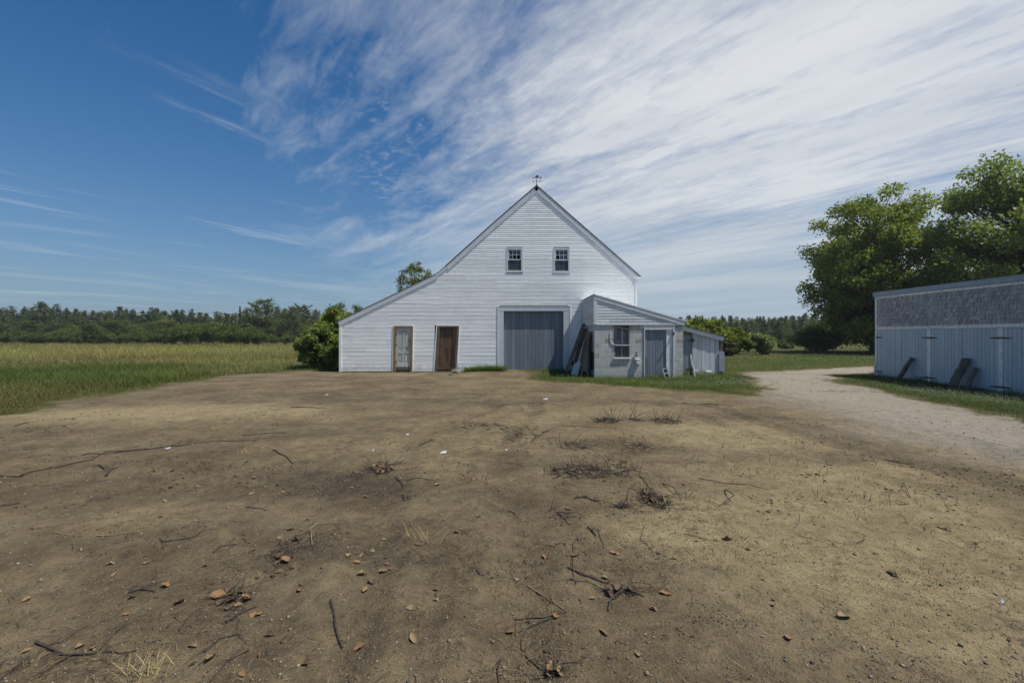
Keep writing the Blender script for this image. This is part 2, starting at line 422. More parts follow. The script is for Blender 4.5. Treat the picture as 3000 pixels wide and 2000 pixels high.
# ---------------------------------------------------------------- building materials
M_SIDING = paint('white_aluminium_siding', (.82, .83, .805), (.88, .885, .86), (1.2, 6, 1.2), rough=.34, tint=.07, stain=((.58, .60, .575), .4), bump=.0006)
M_TRIM = paint('pale_metal_trim', (.55, .58, .60), (.64, .665, .68), (3, 3, 1.5), rough=.38, tint=.08, stain=((.42, .45, .47), .4), bump=.001)
M_ROOF = paint('dark_roof_edge', (.03, .03, .033), (.075, .07, .07), (4, 4, 4), rough=.85, bump=.004)
M_GREYDOOR = paint('blue_grey_painted_boards', (.155, .19, .225), (.205, .24, .275), (7, 7, .6), rough=.6, tint=.16, stain=((.13, .15, .17), .5), bump=.002)
M_SLATE = paint('slate_grey_painted_boards', (.15, .18, .21), (.20, .235, .265), (7, 7, .6), rough=.6, tint=.14, stain=((.11, .13, .15), .5), bump=.002)
M_SHEDBLUE = paint('light_blue_painted_boards', (.38, .455, .505), (.44, .515, .565), (8, 8, .5), rough=.6, tint=.12, stain=((.22, .27, .32), .5), bump=.002)
M_OLDWHITE = paint('peeling_white_paint', (.55, .57, .58), (.66, .675, .68), (1.4, 6, 9), rough=.65, tint=.16, peel=(.20, .18, .155), peel_at=.57, stain=((.40, .42, .43), .6), bump=.004)
M_OLDPOST = paint('weathered_white_board', (.70, .71, .69), (.81, .815, .79), (9, 9, 1.2), rough=.7, tint=.2, peel=(.17, .155, .135), peel_at=.55, bump=.005)
M_BOARDWHITE = paint('pale_painted_planks', (.44, .475, .495), (.55, .585, .60), (9, 9, .8), rough=.65, tint=.14, peel=(.30, .31, .31), peel_at=.66, stain=((.33, .37, .38), .6), bump=.003)
M_BROWN = paint('brown_plank_door', (.075, .043, .020), (.185, .108, .052), (7, 7, .9), rough=.6, tint=.25, stain=((.03, .018, .01), .8), bump=.004)
M_RAWWOOD = paint('raw_timber_frame', (.20, .115, .042), (.30, .19, .08), (9, 9, 1.), rough=.7, tint=.15, bump=.003)
M_GREYWOOD = paint('greyed_timber_frame', (.085, .068, .052), (.17, .145, .12), (9, 9, 1.), rough=.8, tint=.2, bump=.004)
M_OLDDOOR = paint('chalky_white_door', (.42, .43, .40), (.54, .55, .52), (8, 8, 1.2), rough=.7, tint=.1, peel=(.26, .25, .22), peel_at=.60, stain=((.33, .33, .30), .6), bump=.003)
M_DARKWOOD = paint('dark_weathered_plank', (.035, .027, .020), (.085, .064, .046), (8, 8, 1.2), rough=.8, tint=.2, stain=((.12, .10, .08), .4), bump=.005)
M_LOGWOOD = paint('grey_split_log', (.06, .052, .045), (.15, .13, .115), (10, 10, 1.5), rough=.85, tint=.2, bump=.008)
M_RUST = paint('rusty_iron', (.035, .018, .012), (.12, .05, .025), (14, 14, 14), rough=.8, bump=.003)
M_IRON = paint('black_iron', (.012, .012, .014), (.03, .03, .032), (12, 12, 12), rough=.6, bump=.002)
M_WHITE = paint('white_enamel', (.66, .68, .69), (.76, .77, .77), (5, 5, 5), rough=.4, stain=((.5, .5, .48), .5), bump=.001)
M_CONC = paint('pale_concrete', (.40, .395, .37), (.55, .545, .52), (9, 9, 9), rough=.9, stain=((.3, .29, .27), .5), bump=.006)
M_ROCK = paint('grey_rock', (.17, .155, .13), (.31, .285, .245), (6, 6, 6), rough=.9, stain=((.12, .11, .09), .5), bump=.02)
M_DARKIN = paint('dark_gap', (.006, .006, .007), (.012, .012, .012), rough=.9)  # near-black colour standing in for unlit space inside the walls
M_SHINGLE = paint('weathered_cedar_shingles', (.31, .30, .30), (.43, .42, .415), (22, 22, 3), rough=.85, tint=.24, stain=((.14, .13, .13), .5), bump=.006)
def splash(m):
    T = NT(m.node_tree); b = m.node_tree.nodes['Principled BSDF']; src = b.inputs['Base Color'].links[0].from_socket
    z = T.n('ShaderNodeSeparateXYZ', {0: T.n('ShaderNodeTexCoord').outputs['Object']}).outputs[2]
    n = T.noise(T.coord((2.2, 2.2, 1.)), 2.4, 6., .7)
    f = T.m('MULTIPLY', T.map(T.m('SUBTRACT', z, T.m('MULTIPLY', T.m('SUBTRACT', n, .5), 1.1)), .42, .0), .42)
    run = T.m('MULTIPLY', T.map(T.noise(T.coord((9., 9., .35)), 1.6, 5., .7), .60, .78), .13)
    T.nt.links.new(T.mix(run, T.mix(f, src, (.42, .37, .29)), (.50, .51, .49)), b.inputs['Base Color'])
splash(M_SIDING)
def glass_mat(name, col):
    m, T, b = newmat(name)
    n = T.noise(T.coord((3, 3, 3)), 2., 5., .65)
    setc(T, b, T.mix(T.map(n, .35, .7), col, tuple(c * 1.9 + .012 for c in col)), T.map(n, .3, .8, .06, .35), spec=.6)
    return m
M_GLASS = glass_mat('dusty_window_glass', (.022, .030, .042))
M_HOLE = glass_mat('empty_pane', (.0012, .0012, .0014)); M_HOLE.node_tree.nodes['Principled BSDF'].inputs['Specular IOR Level'].default_value = 0
def block_mat():
    m, T, b = newmat('painted_concrete_block')
    co = T.n('ShaderNodeTexCoord').outputs['Object']
    s = T.n('ShaderNodeSeparateXYZ', {0: co})
    v = T.n('ShaderNodeCombineXYZ', {0: T.m('ADD', s.outputs[0], s.outputs[1]), 1: s.outputs[2], 2: 0.}).outputs[0]
    br = T.n('ShaderNodeTexBrick', {'Vector': v, 'Color1': (.0, 0, 0, 1), 'Color2': (1, 1, 1, 1), 'Mortar': (.5, .5, .5, 1), 'Scale': 1., 'Mortar Size': .011, 'Mortar Smooth': .35, 'Bias': 0., 'Brick Width': .40, 'Row Height': .196})
    n1 = T.noise(co, 2.2, 7., .68, .5); n2 = T.noise(co, 26., 5., .7); n3 = T.noise(co, 6., 6., .7)
    col = T.mix(T.map(n1, .3, .7), (.40, .405, .38), (.53, .535, .505))
    rnd = T.n('ShaderNodeSeparateColor', {0: br.outputs['Color']}).outputs[0]
    col = T.mix(T.m('MULTIPLY', T.map(rnd, .55, .95), T.map(n3, .36, .60, 0., .85)), col, (.215, .20, .17))
    lowz = T.map(s.outputs[2], .75, .05)
    col = T.mix(T.m('MULTIPLY', lowz, .45), col, T.mix(T.map(n1, .35, .65), (.37, .405, .39), (.50, .53, .505)))
    col = T.mix(T.m('MULTIPLY', T.map(s.outputs[2], .30, .0), T.map(n3, .35, .6)), col, (.24, .255, .23))
    col = T.mix(T.map(n2, .62, .78, 0, .4), col, (.17, .165, .15))
    col = T.mix(T.m('MULTIPLY', br.outputs['Fac'], .55), col, (.64, .645, .61))
    h = T.m('ADD', T.m('MULTIPLY', T.m('SUBTRACT', 1., br.outputs['Fac']), .5), T.m('MULTIPLY', n2, .35))
    setc(T, b, col, .9, T.bump(h, .012), spec=.2)
    return m
M_BLOCK = block_mat()

# ---------------------------------------------------------------- lapped boards
LAPV = [(0, .0), (.016, .0)]
def laps(mb, z0, z1, e, xl, xr, holes, put, prof, dx=.3, wav=0., alt=0., seed=0):
    """rows of lapped boards; prof = (height fraction, outward offset); put(u, o, z) places a point"""
    nrow = int(math.ceil((z1 - z0) / e))
    for r in range(nrow):
        a = z0 + r * e; top = min(a + e, z1)
        if top - a < .01: continue
        iv = [(min(xl(a), xl(top)), max(xr(a), xr(top)))]
        for hx0, hx1, hz0, hz1 in holes:
            if top > hz0 + .004 and a < hz1 - .004:
                nv = []
                for p, q in iv:
                    if hx1 <= p or hx0 >= q: nv.append((p, q)); continue
                    if hx0 > p: nv.append((p, hx0))
                    if hx1 < q: nv.append((hx1, q))
                iv = nv
        k = 1. if r % 2 == 0 else 1. - alt
        off_ = (r // 2 * 1.37) % 3.66 + 40
        for p, q in iv:
            if q - p < .02: continue
            n = max(1, int((q - p) / dx))
            prev = None
            for i in range(n + 1):
                uu = p + (q - p) * i / n
                col = []
                for (fz, o) in prof:
                    zc = a + (top - a) * fz
                    ux = min(max(uu, xl(zc) if i == 0 or True else uu), xr(zc))
                    w_ = 0.
                    if wav and .05 < fz < .95:
                        w_ = wav * float(fbm(np.array([uu / .9 + seed]), np.array([r * 3.7]), 3)[0]) * 2
                    col.append(mb.pt(put(ux, o * (k if fz < .5 else 1.) + w_, zc)))
                if prev is not None:
                    tn = (math.sin(math.floor((uu + off_) / 3.66) * 12.9898 + r // 2 * 78.233) * 43758.5) % 1.
                    for j in range(len(col) - 1):
                        mb.f.append([prev[j], col[j], col[j + 1], prev[j + 1]]); mb.t.append(tn)
                prev = col
PROF_ALU = [(0, .004), (0, .0125), (.12, .0150), (.55, .0088), (1., .005)]
PROF_WOOD = [(0, .003), (0, .016), (1., .004)]

def planks(mb, x0, x1, z0, z1, y, n, gap=.005, depth=.02, jit=.002, ztop=None, put=None):
    """upright boards side by side facing -y"""
    wd = (x1 - x0) / n
    for i in range(n):
        a = x0 + wd * i + gap / 2; b_ = x0 + wd * (i + 1) - gap / 2
        j = R.uniform(-jit, jit)
        za = ztop(a) if ztop else z1; zb = ztop(b_) if ztop else z1
        P = [(a, y + j, z0), (b_, y + j, z0), (b_, y + depth, z0), (a, y + depth, z0), (a, y + j, za), (b_, y + j, zb), (b_, y + depth, zb), (a, y + depth, za)]
        if put: P = [put(*p) for p in P]
        mb.hexa(P, R.random())
    P = [(x0, y + depth * .6, z0), (x1, y + depth * .6, z0), (x1, y + depth, z0), (x0, y + depth, z0),
         (x0, y + depth * .6, ztop(x0) if ztop else z1), (x1, y + depth * .6, ztop(x1) if ztop else z1), (x1, y + depth, ztop(x1) if ztop else z1), (x0, y + depth, ztop(x0) if ztop else z1)]

# ---------------------------------------------------------------- barn
YB = 21.0
barn = empty('barn', (0, YB, 0), 'tall white gabled barn clad in lapped siding with a long low roof on one side', 'barn')
AP = (1.134, 8.56); BRK = (-3.05, 4.86); BR2 = (-3.52, 4.50); LOW = (-7.99, 2.34); EAV = (5.88, 4.40)
WL, WR = -7.93, 5.74
def line_x(p, q, z): return p[0] + (q[0] - p[0]) * (z - p[1]) / (q[1] - p[1])
def b_l(z):
    if z <= 2.36: return WL
    if z <= BR2[1]: return max(WL, line_x(LOW, BR2, z))
    if z <= BRK[1]: return line_x(BR2, BRK, z)
    return min(line_x(BRK, AP, z), AP[0] - .01)
def b_r(z):
    if z <= 4.5: return WR
    return max(min(WR, line_x(AP, EAV, z)), AP[0] + .01)
def box_of(x0, y0, x1, y1):              # survey rectangle on the barn wall -> x0, x1, z0, z1
    a = bp(x0, y1, YB); b_ = bp(x1, y0, YB); return a[0], b_[0], a[1], b_[1]
W1 = box_of(1484, 726.5, 1531, 796); W2 = box_of(1621.5, 727, 1669, 797.5)
D1 = (bp(1151.6, 0, YB)[0], bp(1207, 0, YB)[0], 0, bp(0, 955.3, YB)[1])
D2 = (bp(1273, 0, YB)[0], bp(1336.5, 0, YB)[0], 0, bp(0, 954.5, YB)[1])
BD = (bp(1461, 0, YB)[0], bp(1668, 0, YB)[0], 0, bp(0, 898, YB)[1])
VENT = box_of(1669, 1042, 1680, 1069)
holes = [W1, W2, (D1[0] - .01, D1[1] + .03, 0, D1[3]), (D2[0] - .0, D2[1] + .1, 0, D2[3]), (BD[0] + .02, BD[1] - .02, 0, BD[3]), VENT]
holes = [(h[0] + .015, h[1] - .015, h[2], h[3] - .0) for h in holes]
mb = MB()
laps(mb, .04, 8.50, .0924, b_l, b_r, holes, lambda u_, o, z: (u_, YB - o, z), PROF_ALU, .3, .0034, .16)
# side walls and back gable
DEP = 19.
outl = [(WL, 0), (WR, 0), (WR, 4.45), AP, BRK, BR2, (WL, 2.36)]
for i in range(1, len(outl) + 1):
    (xa, za), (xb, zb) = outl[i - 1], outl[i % len(outl)]
    if i == 2 or i == 7: mb.face([(xa, YB, za), (xb, YB, zb), (xb, YB + DEP, zb), (xa, YB + DEP, za)])
mb.face([(x, YB + DEP, z) for x, z in outl])
mb.build('wall', M_SIDING, barn)
mb = MB()                                # near-black sheets added as the unlit space behind the openings
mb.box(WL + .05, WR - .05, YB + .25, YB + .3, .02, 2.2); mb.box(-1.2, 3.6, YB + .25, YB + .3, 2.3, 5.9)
mb.build('dark_backing', M_DARKIN, barn)
def slope_slab(mb, p, q, y0, y1, t0, t1):   # slab between heights t0..t1 measured square to the slope p->q
    d = Vector((q[0] - p[0], q[1] - p[1])).normalized(); n = Vector((-d.y, d.x))
    if n.y < 0: n = -n
    a = [(p[0] + n.x * t0, p[1] + n.y * t0), (q[0] + n.x * t0, q[1] + n.y * t0), (q[0] + n.x * t1, q[1] + n.y * t1), (p[0] + n.x * t1, p[1] + n.y * t1)]
    mb.prism_y(a, y0, y1)
def ext(p, q, a=0., b_=0.):
    d = Vector((q[0] - p[0], q[1] - p[1])).normalized()
    return (p[0] - d.x * a, p[1] - d.y * a), (q[0] + d.x * b_, q[1] + d.y * b_)
mb = MB()
curveL = [AP, (-.9, 6.80), (-2.1, 5.715), BRK]
for p, q in zip(curveL[:-1], curveL[1:]):
    slope_slab(mb, *ext(p, q, .0, .0), YB - .055, YB + DEP + .1, .012, .05)
slope_slab(mb, *ext(AP, EAV, .0, .04), YB - .055, YB + DEP + .1, .012, .05)
slope_slab(mb, *ext(BR2, LOW, 0., .06), YB - .055, YB + DEP + .1, .012, .03)
mb.build('roof', M_ROOF, barn)
mb = MB()                                # loose shingles at the break of the slope
for i in range(9):
    f = i / 8
    p = Vector((BRK[0] + .05 - .62 * f, 0, BRK[1] + .05 - .50 * f))
    Mx = Matrix.Translation((p.x, YB + .14 + R.uniform(-.02, .03), p.z + .02)) @ Matrix.Rotation(math.radians(-R.uniform(28, 44)), 4, 'Y')
    mb.obox(Mx, R.uniform(.14, .24), .34, .03, R.random())
mb.build('roof_shingles', M_SHINGLE, barn)
mb = MB()
for p, q, e1, e2 in ((AP, (-.9, 6.80), 0, 0), ((-.9, 6.80), (-2.1, 5.715), 0, 0), ((-2.1, 5.715), BRK, 0, 0), (AP, EAV, 0, .02), (BR2, LOW, .0, .05)):
    slope_slab(mb, *ext(p, q, e1, e2), YB - .040, YB - .0, -.175, .010)
    slope_slab(mb, *ext(p, q, e1, e2), YB - .045, YB - .002, -.195, -.170)
slope_slab(mb, *ext(BR2, BRK, 0, 0), YB - .038, YB - .0, -.12, .0)
mb.build('rake_trim', M_TRIM, barn)
mb = MB(); mb.box(WL - .045, WL + .075, YB - .03, YB + .08, .0, 2.26); mb.build('corner_trim', M_SIDING, barn)
mb = MB(); mb.box(WR - .055, WR + .035, YB - .03, YB + .08, .05, 4.28); mb.build('corner_trim', M_SIDING, barn)
mb = MB(); mb.box(EAV[0] - .20, EAV[0] + .06, YB - .06, YB + .12, EAV[1] - .13, EAV[1] - .02)
mb.build('eave_return', M_SIDING, barn)
for xa_, xb_ in ((WL + .08, D1[0] - .05), (D1[1] + .08, D2[0] - .02), (D2[1] + .1, BD[0] - .02)):
    mb = MB(); mb.box(xa_, xb_, YB - .012, YB + .03, .0, .055); mb.build('sill_board', M_GREYWOOD, barn)
mb = MB(); mb.box(VENT[0], VENT[1], YB + .01, YB + .05, VENT[2], VENT[3]); mb.build('wall_gap', M_DARKIN, barn, bevel=.002)

def frame_xz(mb, x0, x1, z0, z1, wl, wr, wb, wt, y0, y1, t=.5):
    mb.box(x0, x0 + wl, y0, y1, z0, z1, t); mb.box(x1 - wr, x1, y0, y1, z0, z1, t)
    if wt: mb.box(x0 + wl, x1 - wr, y0, y1, z1 - wt, z1, t)
    if wb: mb.box(x0 + wl, x1 - wr, y0, y1, z0, z0 + wb, t)
def barn_window(b_, missing, label):
    x0, x1, z0, z1 = b_
    mb = MB(); frame_xz(mb, x0 - .01, x1 + .01, z0, z1 + .012, .075, .075, .06, .075, YB - .024, YB + .05)
    mb.box(x0 - .03, x1 + .03, YB - .034, YB + .02, z0 - .035, z0 - .0005)
    wn = mb.build('window', M_TRIM, barn); setp(wn, label)
    a0, a1, c0, c1 = x0 + .078, x1 - .078, z0 + .068, z1 - .076
    mid_ = (c0 + c1) / 2 + .01
    for k, (lo, hi, yy) in enumerate(((mid_ - .012, c1, YB + .0), (c0, mid_ + .012, YB + .03))):
        sb = MB(); sw = .036
        frame_xz(sb, a0, a1, lo, hi, sw, sw, sw, sw, yy, yy + .028)
        pw = (a1 - a0 - 2 * sw) / 3; ph = (hi - lo - 2 * sw) / 2
        for i in (1, 2): sb.box(a0 + sw + pw * i - .008, a0 + sw + pw * i + .008, yy + .004, yy + .024, lo + sw, hi - sw)
        for i in range(3):
            sb.box(a0 + sw + pw * i + .009, a0 + sw + pw * (i + 1) - .009, yy + .005, yy + .023, lo + sw + ph - .008, lo + sw + ph + .008)
        sb.build('sash', M_OLDPOST if k == 0 else M_GREYWOOD, wn)
        gb = MB(); hb = MB()
        for i in range(3):
            for j in range(2):
                q = (k, i, j)
                (hb if q in missing else gb).box(a0 + sw + pw * i, a0 + sw + pw * (i + 1), yy + .012 + R.uniform(0, .002), yy + .016, lo + sw + ph * j, lo + sw + ph * (j + 1))
        gb.build('pane', M_GLASS, wn)
        if hb.v: hb.build('empty_pane', M_HOLE, wn)  # black plate stands in for the dark seen through a missing pane
barn_window(W1, {(0, 1, 0), (0, 2, 0)}, 'small upper barn window with two panes gone')
barn_window(W2, {(0, 0, 0)}, 'small upper barn window with one pane gone')

# doors of the barn -------------------------------------------------------
def lean(k, z0=0.):                      # the old frames lean with the wall
    return lambda p: (p[0] + k * (p[2] - z0), p[1], p[2])
def hinge(y, x, z, parent, mat=M_RUST, s=1., xf=None):
    mb = MB(); mb.xf = xf
    mb.box(x - .028 * s, x + .028 * s, y - .012, y, z - .05 * s, z + .05 * s); mb.tube([(x, y - .012, z - .055 * s), (x, y - .012, z + .055 * s)], .01 * s, 6)
    return mb.build('hinge', mat, parent)
k1 = .022; xf1 = lean(k1)
x0, x1, z1 = D1[0], D1[1], D1[3]
mb = MB(); mb.xf = xf1
dx0, dx1, dz0, dz1 = x0 + .105, x1 - .085, .245, z1 - .085
fr = []
mb.box(dx0, dx1, YB + .025, YB + .045, dz0, dz1, .45)          # thin panel, then stiles and rails proud of it
for a, b_, c, d_ in ((dx0, dx0 + .10, dz0, dz1), (dx1 - .11, dx1, dz0, dz1), (dx0 + .10, dx1 - .11, dz0, dz0 + .20), (dx0 + .10, dx1 - .11, dz1 - .11, dz1), (dx0 + .10, dx1 - .11, dz0 + .60, dz0 + .78)):
    mb.box(a, b_, YB + .0, YB + .024, c, d_, R.random())
xm = (dx0 + dx1) / 2
mb.box(xm - .045, xm + .045, YB + .001, YB + .024, dz0 + .20, dz0 + .60, R.random()); mb.box(xm - .045, xm + .045, YB + .001, YB + .024, dz0 + .78, dz1 - .11, R.random())
for a, b_, c, d_ in ((dx0 + .14, xm - .08, dz0 + .25, dz0 + .55), (xm + .08, dx1 - .15, dz0 + .25, dz0 + .55), (dx0 + .14, xm - .08, dz0 + .83, dz1 - .16), (xm + .08, dx1 - .15, dz0 + .83, dz1 - .16)):
    mb.box(a, b_, YB + .013, YB + .024, c, d_, R.random())
door1 = mb.build('door', M_OLDDOOR, barn, bevel=.004); setp(door1, 'chalky white panelled door in a raw timber frame')
mb = MB(); mb.xf = xf1
mb.box(x0 - .005, x0 + .10, YB - .045, YB + .06, 0, z1, .6); mb.box(x1 - .082, x1 + .012, YB - .045, YB + .06, 0, z1, .5); mb.box(x0 + .10, x1 - .082, YB - .043, YB + .06, z1 - .08, z1, .45)
mb.build('door_frame', M_RAWWOOD, door1, bevel=.004)
mb = MB(); mb.xf = xf1; mb.box(dx0 - .004, dx1 + .002, YB - .01, YB + .06, .10, .24, .5); mb.box(dx0 - .004, dx1 + .002, YB + .02, YB + .06, .0, .095, .2)
mb.build('threshold', M_GREYWOOD, door1, bevel=.004)
for z in (.47, 1.25, 2.03 - .28): hinge(YB - .002, dx0 + .01, z, door1, xf=xf1)
mb = MB(); mb.xf = xf1
mb.obox(Matrix.Translation((dx1 + .0, YB - .055, 1.42)) @ Matrix.Rotation(math.radians(-35), 4, 'Y'), .045, .02, .20, .5)
mb.tube([(dx1 - .06, YB + .0, 1.22), (dx1 - .06, YB - .05, 1.22), (dx1 - .06, YB - .06, 1.23)], [.012, .018, .022], 8)
mb.build('handle', M_GREYWOOD, door1)
mb = MB(); mb.xf = xf1                    # white channel round the frame
mb.box(x0 - .045, x0 - .008, YB - .035, YB + .02, 0, z1 + .03); mb.box(x1 + .014, x1 + .045, YB - .035, YB + .02, 0, z1 + .03); mb.box(x0 - .008, x1 + .014, YB - .035, YB + .02, z1 + .003, z1 + .03)
mb.build('door_trim', M_SIDING, door1)

k2 = .062; xf2 = lean(k2)
x0, x1, z1 = D2[0], D2[1], D2[3]
dx0, dx1, dz0, dz1 = x0 + .125, x1 - .10, .20, z1 - .075
mb = MB(); mb.xf = xf2; planks(mb, dx0, dx1, dz0, dz1, YB + .05, 5, .006, .03)
mb.box(dx0, dx1, YB + .07, YB + .08, dz0, dz1, .3)
door2 = mb.build('door', M_BROWN, barn, bevel=.002); setp(door2, 'dark brown plank door in a greyed leaning frame')
mb = MB(); mb.xf = xf2
mb.box(x0 + .0, x0 + .122, YB - .04, YB + .09, 0, z1, .5); mb.box(x1 - .098, x1 + .01, YB - .04, YB + .09, 0, z1, .6); mb.box(x0 + .122, x1 - .098, YB - .038, YB + .09, z1 - .07, z1, .55)
mb.build('door_frame', M_GREYWOOD, door2, bevel=.005)
mb = MB(); mb.xf = xf2; mb.box(dx0, dx1, YB - .01, YB + .1, .0, .13, .3); mb.box(dx0, dx1, YB - .03, YB + .1, .15, .185, .9)
mb.build('threshold', M_BROWN, door2, bevel=.004)
mb = MB(); mb.xf = xf2; mb.tube([(dx1 - .10, YB + .05, 1.10), (dx1 - .10, YB + .0, 1.10), (dx1 - .10, YB - .012, 1.10)], [.012, .02, .028], 8); mb.build('handle', M_IRON, door2)
mb = MB(); mb.xf = xf2; mb.box(dx1 - .115, dx1 - .085, YB + .04, YB + .05, 1.18, 1.25); mb.build('keyhole_plate', M_IRON, door2)
mb = MB(); mb.xf = xf2
mb.box(x0 - .05, x0 - .002, YB - .035, YB + .02, 0, z1 + .025); mb.box(x1 + .012, x1 + .045, YB - .035, YB + .02, 0, z1 + .025); mb.box(x0 - .002, x1 + .012, YB - .035, YB + .02, z1 + .002, z1 + .025)
mb.build('door_trim', M_SIDING, door2)

# big board door
ix0, ix1, iz1 = bp(1475, 0, YB)[0], bp(1651, 0, YB)[0], bp(0, 911, YB)[1]
mb = MB(); planks(mb, ix0, ix1, .06, iz1, YB + .12, 15, .007, .03, .003); mb.box(ix0, ix1, YB + .14, YB + .17, .06, iz1, .1)
bd = mb.build('barn_door', M_SLATE, barn, bevel=.003); setp(bd, 'wide slate grey board door')
mb = MB(); xa, xb, zt = BD[0], BD[1], BD[3]
mb.box(xa - .01, ix0 + .005, YB - .03, YB + .13, .05, zt - .21, .5); mb.box(ix1 - .005, xb + .01, YB - .03, YB + .13, .05, zt - .21, .55); mb.box(xa - .01, xb + .01, YB - .034, YB + .13, zt - .207, zt, .45)
o = mb.build('door_frame', M_TRIM, bd, bevel=.004)
mb = MB(); mb.box(xa - .05, xb + .05, YB - .045, YB + .03, zt + .002, zt + .03); mb.box(xa - .05, xa - .012, YB - .04, YB + .03, .05, zt); mb.box(xb + .012, xb + .05, YB - .04, YB + .03, .05, zt)
mb.build('door_trim', M_SIDING, bd)

# weathervane on the peak --------------------------------------------------
wv = empty('weathervane', (AP[0], YB - .05, AP[1] + .03), 'dark iron weathervane with lettered arms on the peak of the barn', 'weathervane')
yv = YB - .05
def vp(zx, zy): return bp(1500 + zx / 15.68, 500 + zy / 15.68, YB)
X0 = AP[0]
mb = MB(); zt_ = vp(0, 350)[1]
mb.tube([(X0, yv, AP[1] + .0), (X0, yv, AP[1] + .07), (X0, yv, AP[1] + .12), (X0, yv, zt_)], [.035, .028, .012, .010], 8); mb.build('mast', M_IRON, wv)
mb = MB(); zb = vp(0, 507)[1]
mb.tube([(X0 - .135, yv, zb), (X0 + .145, yv, zb)], .007, 6); mb.tube([(X0, yv - .14, zb), (X0, yv + .14, zb)], .007, 6)
for i in range(8):
    pass
mb.tube([(X0, yv, zb - .022), (X0, yv, zb - .012), (X0, yv, zb + .012), (X0, yv, zb + .022)], [.008, .024, .024, .008], 8)
mb.build('compass_arm', M_IRON, wv)
def letter(strokes, cx, cz, s, name):
    mb = MB()
    for st in strokes:
        mb.tube([(cx + a * s, yv, cz + b_ * s) for a, b_ in st], .0075, 5)
    mb.build(name, M_IRON, wv)
letter([[(-.5, -1), (-.5, 1)], [(-.5, 1), (.5, -1)], [(.5, -1), (.5, 1)]], X0 - .155, zb - .03, .036, 'letter_north')
letter([[(.5, .7), (.2, 1), (-.3, .95), (-.5, .6), (-.35, .2), (.3, -.15), (.5, -.5), (.3, -.92), (-.2, -1), (-.5, -.7)]], X0 + .165, zb - .005, .038, 'letter_south')
mb = MB(); za = vp(0, 345)[1]
mb.tube([(X0 - .17, yv, za), (X0 + .21, yv, za)], .0075, 6)
mb.prism_y([(X0 - .20, za), (X0 - .12, za + .022), (X0 - .105, za), (X0 - .12, za - .022)], yv - .008, yv + .008)
mb.prism_y([(X0 + .13, za + .01), (X0 + .15, za + .035), (X0 + .225, za + .045), (X0 + .20, za + .01), (X0 + .22, za - .03), (X0 + .15, za - .035)], yv - .008, yv + .008)
mb.build('arrow', M_IRON, wv)
mb = MB()
mb.prism_y([(X0 - .085, za + .055), (X0 - .055, za + .012), (X0 + .085, za + .012), (X0 + .105, za + .06), (X0 + .02, za + .04)], yv - .012, yv + .012)
mb.prism_y([(X0 - .055, za + .05), (X0 - .03, za + .11), (X0 + .0, za + .115), (X0 + .005, za + .05)], yv - .010, yv + .010)
mb.prism_y([(X0 + .012, za + .05), (X0 + .02, za + .135), (X0 + .06, za + .12), (X0 + .065, za + .05)], yv - .010, yv + .010)
mb.prism_y([(X0 + .07, za + .055), (X0 + .08, za + .105), (X0 + .10, za + .09), (X0 + .102, za + .06)], yv - .010, yv + .010)
mb.build('ornament', M_IRON, wv)

# ---------------------------------------------------------------- concrete block shed
YS = 17.9; XS = 3.245
def sp(zx, zy): return bp(1650 + zx * .21683, 820 + zy * .21683, YS)
shed = empty('block_shed', (XS, YS, 0), 'low concrete block shed with a peeling white clapboard gable', 'shed')
XR = sp(1622, 0)[0]; ZT = sp(0, 603)[1]
PK = sp(425, 205); EV = sp(1640, 560)
sdx0, sdx1, sdz1 = sp(1098, 0)[0], sp(1498, 0)[0], sp(0, 612)[1]
swx0, swx1, swz0, swz1 = sp(692, 0)[0], sp(898, 0)[0], sp(0, 1048)[1], sp(0, 612)[1]
mb = MB()                                 # front wall pieces round the openings, side wall, back
y0, y1 = YS, YS + .19
mb.box(XS, swx0, y0, y1, -.08, ZT); mb.box(swx0, swx1, y0, y1, -.08, swz0); mb.box(swx1, sdx0, y0, y1, -.08, ZT); mb.box(sdx1, XR, y0, y1, -.08, ZT)
mb.box(swx0, swx1, y0, y1, swz1, ZT)
mb.box(XR - .19, XR, y1 + .001, YB - .02, -.08, ZT)
mb.build('block_wall', M_BLOCK, shed)
mb = MB()                                 # plastered lower side wall
mb.box(XS - .0, XS + .19, y1 + .001, YB - .02, -.08, ZT, .3); mb.build('side_wall', M_BOARDWHITE, shed)
mb = MB()
def s_r(z): return min(XR + .04, line_x(PK, EV, z)) if z > EV[1] - .1 else XR
laps(mb, ZT + .0, PK[1] - .06, .114, lambda z: XS + .0, lambda z: max(XS + .05, min(XR, PK[0] + (EV[0] - PK[0]) * (PK[1] - .03 - z) / (PK[1] - EV[1]))), [], lambda u_, o, z: (u_, YS - .01 - o, z), PROF_WOOD, .5, .003)
laps(mb, ZT + .0, PK[1] - .03, .120, lambda z: YS, lambda z: YB - .03, [], lambda u_, o, z: (XS - .01 - o, YS + (YB - .03) - u_ if False else u_, z), PROF_WOOD[::-1], .6, .002)
mb.box(XS + .001, XR - .05, YS + .0, YS + .05, ZT, EV[1] - .05)
mb.build('clapboard_gable', M_OLDWHITE, shed)
mb = MB()
slope_slab(mb, *ext(PK, EV, .0, .0), YS - .05, YS - .025, -.155, .0)
mb.box(XS - .045, XS + .075, YS - .042, YS + .06, ZT - .0, PK[1] - .14)
mb.box(XS - .036, XS + .0, YB - .12, YB - .03, ZT, PK[1] - .05)
mb.box(XS - .04, XS - .005, YS - .02, YB - .03, PK[1] - .13, PK[1] - .01)
mb.box(XS + .076, XR + .02, YS - .04, YS - .012, ZT - .02, ZT + .045)
mb.build('fascia', M_OLDWHITE, shed, bevel=.004)
